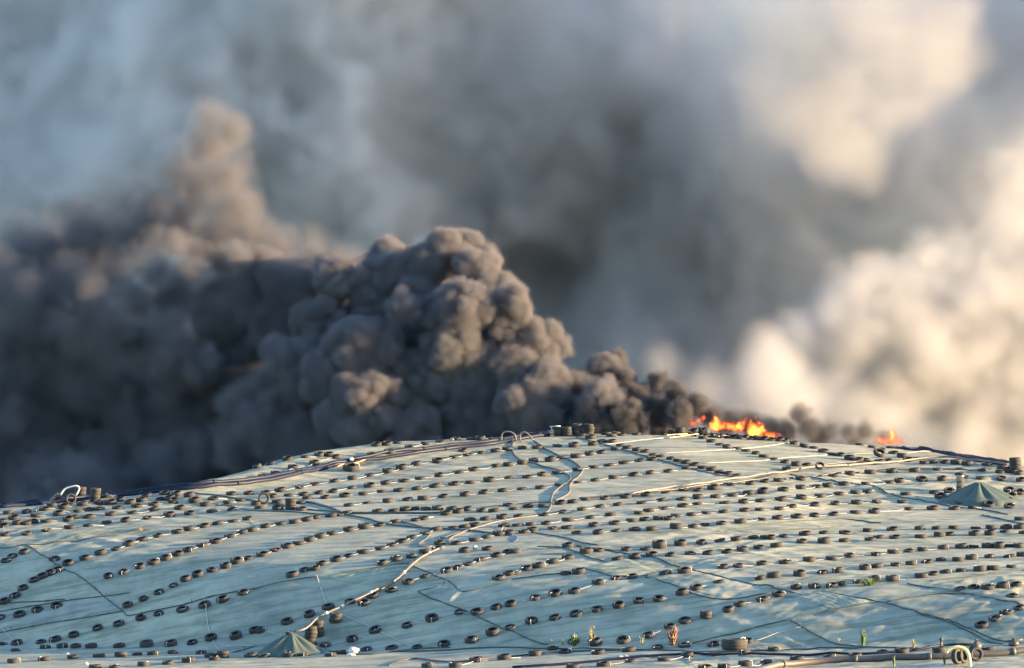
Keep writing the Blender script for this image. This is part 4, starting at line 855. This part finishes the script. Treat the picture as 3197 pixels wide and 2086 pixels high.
# ------------------------------------------------------------------ seams of the sheet (parts of the ground)
def seam(pts, rad=0.032):
    P = laid(None, pts, rad, step=0.22)
    g = random.Random(len(P)); rr = []
    for i in range(len(P)): rr.append(rad * (1.7 if g.random() < 0.05 else g.uniform(.8, 1.15)))
    tube('seam', P, rad, M_SEAM, ground, seg=6, rads=rr)
    # ties sticking up along it
    for i in range(4, len(P) - 4, 11):
        if g.random() < .6: tube('seam_tie', [P[i], P[i] + Vector((g.uniform(-.04, .04), 0, g.uniform(.09, .17)))], 0.016, M_SEAM, ground, seg=4)
SE = [
 [(3, 590, 347), (3, 700, 372), (3, 850, 412), (3, 1000, 455), (3, 1250, 525), (3, 1450, 580), (3, 1700, 645), (3, 1900, 693), (3, 2100, 722)],
 [(4, 200, 692), (4, 420, 722), (4, 650, 768), (4, 820, 783), (4, 1080, 853), (4, 1230, 903), (4, 1450, 943), (4, 1700, 992), (4, 2000, 1022), (4, 2230, 1067)],
 [(4, 1990, 1072), (4, 2200, 1117), (4, 2420, 1165)],
 [(7, 180, 70), (7, 400, 103), (7, 520, 127), (7, 700, 172), (7, 800, 187)], [(7, 590, 195), (7, 750, 217), (7, 900, 237), (7, 1060, 267), (7, 1230, 295)],
 [(7, 230, 200), (7, 440, 207), (7, 640, 272), (7, 800, 322), (7, 910, 352)],
 [(7, 1230, 297), (7, 1450, 357), (7, 1560, 392), (7, 1680, 417), (7, 1830, 452), (7, 2000, 502), (7, 2240, 554), (8, 0, 560), (8, 80, 597), (8, 200, 622), (8, 340, 660), (8, 430, 637), (8, 520, 612), (8, 700, 572)],
 [(7, 0, 505), (7, 150, 485), (7, 300, 462), (7, 430, 452), (7, 560, 425), (7, 660, 397)], [(7, 660, 397), (7, 800, 437), (7, 900, 472)], [(7, 900, 475), (7, 1180, 477), (7, 1370, 440), (7, 1560, 402)],
 [(7, 1230, 480), (7, 1420, 537), (7, 1580, 592), (7, 1690, 642), (7, 1850, 682), (7, 2000, 692), (7, 2150, 677), (7, 2370, 632), (8, 150, 605)],
 [(8, 520, 617), (8, 750, 667), (8, 1000, 712), (8, 1230, 767), (8, 1440, 842), (8, 1640, 892), (8, 1850, 987), (8, 2190, 1110)],
 [(8, 1230, 772), (8, 1440, 830), (8, 1700, 895), (8, 1950, 1000), (8, 2200, 1085)],
 [(7, 1670, 1100), (7, 1900, 1040), (7, 2150, 985), (8, 0, 925), (8, 200, 880), (8, 450, 822), (8, 600, 787), (8, 850, 742), (8, 1000, 715)], [(8, 1100, 717), (8, 1280, 682), (8, 1600, 642), (8, 1900, 640)],
 [(8, 200, 887), (8, 330, 962), (8, 500, 1052), (8, 640, 1112), (8, 800, 1130), (8, 980, 1140)],
 [(8, 1290, 547), (8, 1640, 602), (8, 1900, 652), (8, 2120, 692), (8, 2420, 755)],
 [(6, 880, 435), (6, 1080, 400), (6, 1300, 365), (6, 1420, 357)], [(6, 1460, 385), (6, 1600, 442), (6, 1780, 517), (6, 1850, 572), (6, 1920, 620), (6, 2150, 572), (6, 2370, 512)],
 [(6, 1500, 617), (6, 1700, 572), (6, 1780, 522)], [(6, 1500, 617), (6, 1620, 682), (6, 1800, 747), (6, 1950, 802), (6, 2120, 882), (6, 2300, 967), (7, 0, 985), (7, 120, 1047), (7, 250, 1097), (7, 330, 1110)],
 [(5, 200, 185), (5, 300, 217), (5, 430, 297), (5, 560, 387), (5, 700, 452), (5, 800, 522), (5, 940, 642), (5, 1050, 732), (5, 1150, 807), (5, 1200, 842), (5, 1450, 792), (5, 1700, 742), (5, 1900, 682), (5, 2180, 622), (5, 2370, 595), (6, 150, 547), (6, 380, 507), (6, 550, 480)],
 [(5, -60, 1010), (5, 300, 942), (5, 500, 907), (5, 850, 852), (5, 1140, 802)], [(5, -60, 815), (5, 300, 752), (5, 700, 692), (5, 980, 662), (5, 1200, 630)], [(5, -60, 205), (5, 60, 215), (5, 200, 187), (5, 350, 182), (5, 700, 152), (5, 1080, 92), (5, 1300, 52)],
 [(5, -60, 740), (5, 250, 715), (5, 600, 690)],
 [(7, 2060, 115), (7, 2230, 90), (8, 0, 75), (8, 180, 45), (8, 500, 35), (8, 700, 12)], [(8, 1500, 525), (8, 1800, 490), (8, 2100, 460), (8, 2400, 440)], [(7, 1900, 60), (8, 0, -10), (8, 300, -40), (8, 700, -55), (8, 1050, -20)],
 [(6, 1250, 1178), (6, 1500, 1150), (6, 1800, 1140)], [(5, 2160, 1185), (5, 2370, 1120)],
]
for s_ in SE: seam(s_)
# loose white ropes
RP = [('hanging straight down the slope to the bench stack, left', [(5, 1895, 682), (5, 1920, 850), (5, 1945, 990), (5, 2040, 1168)]), ('running down to a tyre above the left cone', [(6, 560, 467), (6, 610, 622), (6, 650, 737)]),
      ('slanting over the slope right of the left cone', [(6, 790, 832), (6, 1110, 972), (6, 1430, 1127)]), ('tied to the very large tractor tyre', [(7, 2230, 1082), (7, 2370, 1042), (8, 150, 995), (8, 300, 957)]),
      ('across the sheet below the crest stacks', [(3, 830, 417), (3, 1100, 387), (3, 1400, 357)]), ('second across the sheet below the flames', [(3, 1370, 497), (3, 1700, 480), (3, 2100, 457), (3, 2380, 428), (4, 190, 402)]),
      ('third across the sheet below the flames', [(3, 1760, 592), (3, 2100, 574), (3, 2300, 567), (4, 100, 547), (4, 550, 514)]), ('across the sheet left of the small heap', [(4, 720, 500), (4, 1090, 497)]), ('behind the tan pipe on the right crest', [(4, 1270, 497), (4, 1680, 492)]),
      ('coming in from the left edge, low', [(5, 0, 950), (5, 60, 1010), (5, 140, 1080)]), ('along the bench above the left cone', [(5, 2100, 1130), (5, 2250, 1122), (5, 2370, 1130)]), ('on the bench below the pale bottles', [(7, 1650, 1210), (7, 1640, 1260), (7, 1700, 1300)])]
for d_, p_ in RP: tag(tube('rope', laid(None, p_, 0.02, lift=0.02, step=.5), 0.021, M_ROPE, seg=4), 'loose white rope ' + d_, 'rope', 'loose white ropes')

# ------------------------------------------------------------------ sheet cones over the gas wells
def sheet_cone(c, x, y, apex, rad, label):
    b = on(c, x, y); a = at(*px(c, *apex), b.y); h = a.z - b.z
    V_, F_ = [], []; nr, ns = 14, 72; g = np.random.default_rng(int(x))
    pl = sum(g.uniform(.3, 1) * np.sin(np.arange(ns) / ns * 2 * np.pi * k + g.uniform(0, 6)) for k in (7, 11, 13, 17))
    for i in range(nr + 1):
        t = i / nr; r = rad * (0.10 + 0.90 * t ** 1.15)
        for k in range(ns):
            w_ = 2 * math.pi * k / ns; fr = t * (1.0 + 0.035 * pl[k] * t)
            X, Y = b.x + r * math.cos(w_) * (1 + 0.03 * pl[k] * t), b.y + r * math.sin(w_) * (1 + .03 * pl[k] * t)
            z = b.z + h * (1 - t) ** 1.12 + 0.06 * pl[k] * math.sin(math.pi * min(1, t * 1.1)) * 0.9
            V_.append((X, Y, max(z, ground_z(X, Y) - 0.02) if t < .95 else ground_z(X, Y) + 0.01))
    for i in range(nr):
        for k in range(ns):
            p, q = i * ns + k, i * ns + (k + 1) % ns; F_.append((p, p + ns, q + ns, q))
    F_.append(tuple(range(ns)))
    o = mesh_obj('sheet_cone', V_, F_, M_CONE); tag(o, label, 'tarpaulin', 'sheet cones over wells'); return b, a
bL, aL = sheet_cone(6, 330, 1185, (305, 1005), 1.75, 'dark green sheet cone tied up to a hose, bottom left')
bR, aR = sheet_cone(4, 1960, 935, (2040, 765), 2.3, 'dark green sheet cone ringed with tyres, right edge')
place_tyre(aL - Vector((0, 0, .06)), Vector((.05, 0, 1)).normalized(), 2, 0, 'small tyre crowning the left sheet cone', 'tyre', None, (.62, .62, .8), .4)
o = lathe('well_pipe', [(.001, 0), (.22, 0), (.22, .86), (.235, .87), (.235, .93), (.22, .94), (.001, .94)], M_STEEL, None, 18); p = on(4, 1785, 850); o.location = p - Vector((0, 0, .03)); tag(o, 'shiny steel well pipe beside the right sheet cone', 'pipe')
for z in (.25, .55): tube('band', [Vector((.228 * math.cos(a), .228 * math.sin(a), z)) for a in np.linspace(0, 6.283, 18, endpoint=False)], .015, M_DARK, o, 4, True)
place_tyre(p + Vector((0, 0, .90)), Vector((0, 0, 1)), 0, 0, 'tyre capping the shiny steel well pipe', 'tyre', None, (.98, .98, .9))

# ------------------------------------------------------------------ odds and ends
def blob(name, c, x, y, r, mat, label, cat, sq=(1, 1, 1), seed=1, up=0.0):
    g = random.Random(seed); bm = bmesh.new(); bmesh.ops.create_icosphere(bm, subdivisions=2, radius=1)
    for v in bm.verts: v.co = Vector((v.co.x * sq[0], v.co.y * sq[1], v.co.z * sq[2])) * r * g.uniform(.72, 1.15)
    me = bpy.data.meshes.new(name); bm.to_mesh(me); bm.free(); me.materials.append(mat); o = link(bpy.data.objects.new(name, me)); o.location = on(c, x, y, r * sq[2] * .7 + up); tag(o, label, cat); return o
blob('crumpled_bag', 6, 905, 1195, .24, M_WHITE, 'crumpled white plastic bag on the bench by left cone', 'bag', (1.1, .7, .9), 3)
blob('crumpled_bag', 6, 880, 1215, .15, M_WHITE, 'small white scrap of plastic in front of the crumpled bag', 'bag', (1.5, .7, .6), 4)
blob('plastic_bag', 6, 2030, 232, .13, M_BLUE, 'pale blue crumpled plastic beside a tyre, centre', 'bag', (1.1, .9, 1), 5, .05)
blob('plastic_bag', 5, 625, 1215, .12, M_WHITE, 'white plastic scrap by a bench tyre, bottom left', 'bag', (1, .8, .8), 6)
blob('plastic_bag', 2, 885, 590, .14, M_WHITE, 'white plastic wrapped on the twin black pipes', 'bag', (1.1, .8, .9), 7, .2)
blob('plastic_bag', 2, 1815, 375, .12, M_BLUE, 'pale plastic beside a crest tyre, left of goosenecks', 'bag', (1.2, .8, .8), 8)
blob('plastic_bag', 2, 330, 660, .13, M_WHITE, 'white plastic caught behind the black pipes, left', 'bag', (1.2, .8, .8), 9)
blob('plastic_bag', 5, 805, 1298, .10, M_WHITE, 'tiny white scrap at the bottom left edge', 'bag', (1, .8, .8), 10)
def canister(c, x, y, label, yaw):
    o = lathe('canister', [(.001, -.16), (.08, -.16), (.095, -.13), (.095, .10), (.05, .14), (.035, .15), (.035, .19), (.001, .19)], M_BLUE, None, 14)
    o.rotation_euler = (0, R(90), yaw); o.location = on(c, x, y, .12); tag(o, label, 'canister', 'pale blue canisters')
    tube('cap', [Vector((0, 0, .18)), Vector((0, 0, .215))], .042, M_WHITE, o, 10)
canister(7, 1005, 1250, 'left pale blue canister on the black bench pipe', .2); canister(7, 1045, 1246, 'right pale blue canister on the black bench pipe', -.2)
o = lathe('basin', [(.001, .02), (.20, .02), (.27, .10), (.29, .12), (.27, .13), (.18, .05), (.001, .04)], M_BLUE, None, 20); o.location = on(7, 5, 150, .06); o.rotation_euler = (R(35), R(-10), 0); tag(o, 'round pale blue basin lying tilted, centre', 'basin')
# planks by the fire
for i, (a, b, d_) in enumerate([((150, 640), (800, 632), 'longest pale plank lying left of the fire'), ((170, 690), (560, 665), 'second plank under the longest one'), ((225, 750), (760, 668), 'plank slanting down left from the burning heap'), ((945, 650), (1170, 632), 'short plank right of the heap'), ((960, 685), (1290, 700), 'plank pointing right below the flames'), ((1050, 668), (1360, 655), 'thin plank just under the flames')]):
    P, Q = on(9, *a, .10 + .03 * (i % 3)), on(9, *b, .10 + .03 * (i % 3)); t = (Q - P); L = t.length; t.normalize(); s = Vector((-t.y, t.x, 0)).normalized() * .09; up = Vector((0, 0, .035))
    V_ = [P - s, P + s, Q + s, Q - s, P - s + up, P + s + up, Q + s + up, Q - s + up]
    o = mesh_obj('plank', V_, [(0, 1, 2, 3), (7, 6, 5, 4), (0, 4, 5, 1), (1, 5, 6, 2), (2, 6, 7, 3), (3, 7, 4, 0)], M_WOOD, None, False); tag(o, d_, 'plank', 'planks by the burning heap')
# weeds
def weed(c, x, y, h, spread, n, mat, label, leaf=0.03, seed=1):
    g = random.Random(seed); b = on(c, x, y); V_, F_ = [], []
    for k in range(n):
        a = g.uniform(0, 6.28); r = spread * g.random() ** .6; L = h * g.uniform(.45, 1.05); base = Vector((b.x + r * .35 * math.cos(a), b.y + r * .35 * math.sin(a), 0)); base.z = ground_z(base.x, base.y) - .02
        tip = base + Vector((r * math.cos(a), r * math.sin(a), L)); w_ = Vector((-math.sin(a + g.uniform(-1, 1)), math.cos(a + 1), 0)).normalized() * leaf * g.uniform(.6, 1.2)
        q = len(V_); mid = (base + tip) / 2 + Vector((0, 0, L * .1)); V_ += [base - w_ * .5, base + w_ * .5, mid + w_, mid - w_, tip]; F_ += [(q, q + 1, q + 2, q + 3), (q + 3, q + 2, q + 4)]
        for m in range(3):                                          # side leaves
            s = base.lerp(tip, g.uniform(.3, .95)); d = Vector((g.uniform(-1, 1), g.uniform(-1, 1), g.uniform(.2, 1))).normalized() * L * .16; q = len(V_); w2 = Vector((0, 0, 1)).cross(d).normalized() * leaf
            V_ += [s, s + d * .5 + w2, s + d, s + d * .5 - w2]; F_.append((q, q + 1, q + 2, q + 3))
    o = mesh_obj('weed', V_, F_, mat, None, False); tag(o, label, 'weed', 'weeds along the bench'); return o
weed(7, 572, 1120, .62, .16, 16, M_GREEN, 'bright green leafy weed in front of a bench tyre', .06, 1)
weed(7, 735, 1110, .95, .16, 22, M_STRAW, 'tall yellowish grass stalks beside the green weed', .03, 2)
weed(7, 1205, 1110, .55, .12, 7, M_STRAW, 'thin sparse stalks left of the reddish weed', .02, 3)
weed(7, 1485, 1110, .82, .24, 46, M_PINK, 'bushy dried reddish weed on the slope foot', .045, 4)
weed(7, 470, 1115, .35, .08, 5, M_STRAW, 'tiny stalk left of the bright green weed', .02, 5)
weed(7, 368, 1110, .4, .12, 6, M_STRAW, 'thin stalk at the seam end, bottom centre', .02, 6)
weed(8, 880, 1125, .85, .14, 20, M_GREEN, 'tall green stalks at the blue slope foot, right', .03, 7)
weed(8, 1352, 1160, .55, .07, 9, M_STRAW, 'single yellow stalk left of the pump', .03, 8)
weed(8, 935, 560, .40, .55, 60, M_GREEN, 'low grass clump growing at the top of the blue slope', .03, 9)
weed(8, 1172, 1320, .55, .07, 10, M_GREEN, 'green stalk in front of the large grey pipe', .03, 10)
weed(8, 1640, 1310, .55, .05, 6, M_GREEN, 'thin green stalk left of the yellow hose', .03, 11)
weed(8, 665, 1090, .3, .1, 6, M_STRAW, 'faint thin stalk on the blue slope, right', .02, 12)
weed(5, 1310, 52, .2, .45, 26, M_STRAW, 'low dry grass patch on the sheet, upper left', .02, 13)
weed(5, 720, 120, .14, .3, 12, M_STRAW, 'small dry grass tuft on the sheet fold, left', .02, 14)
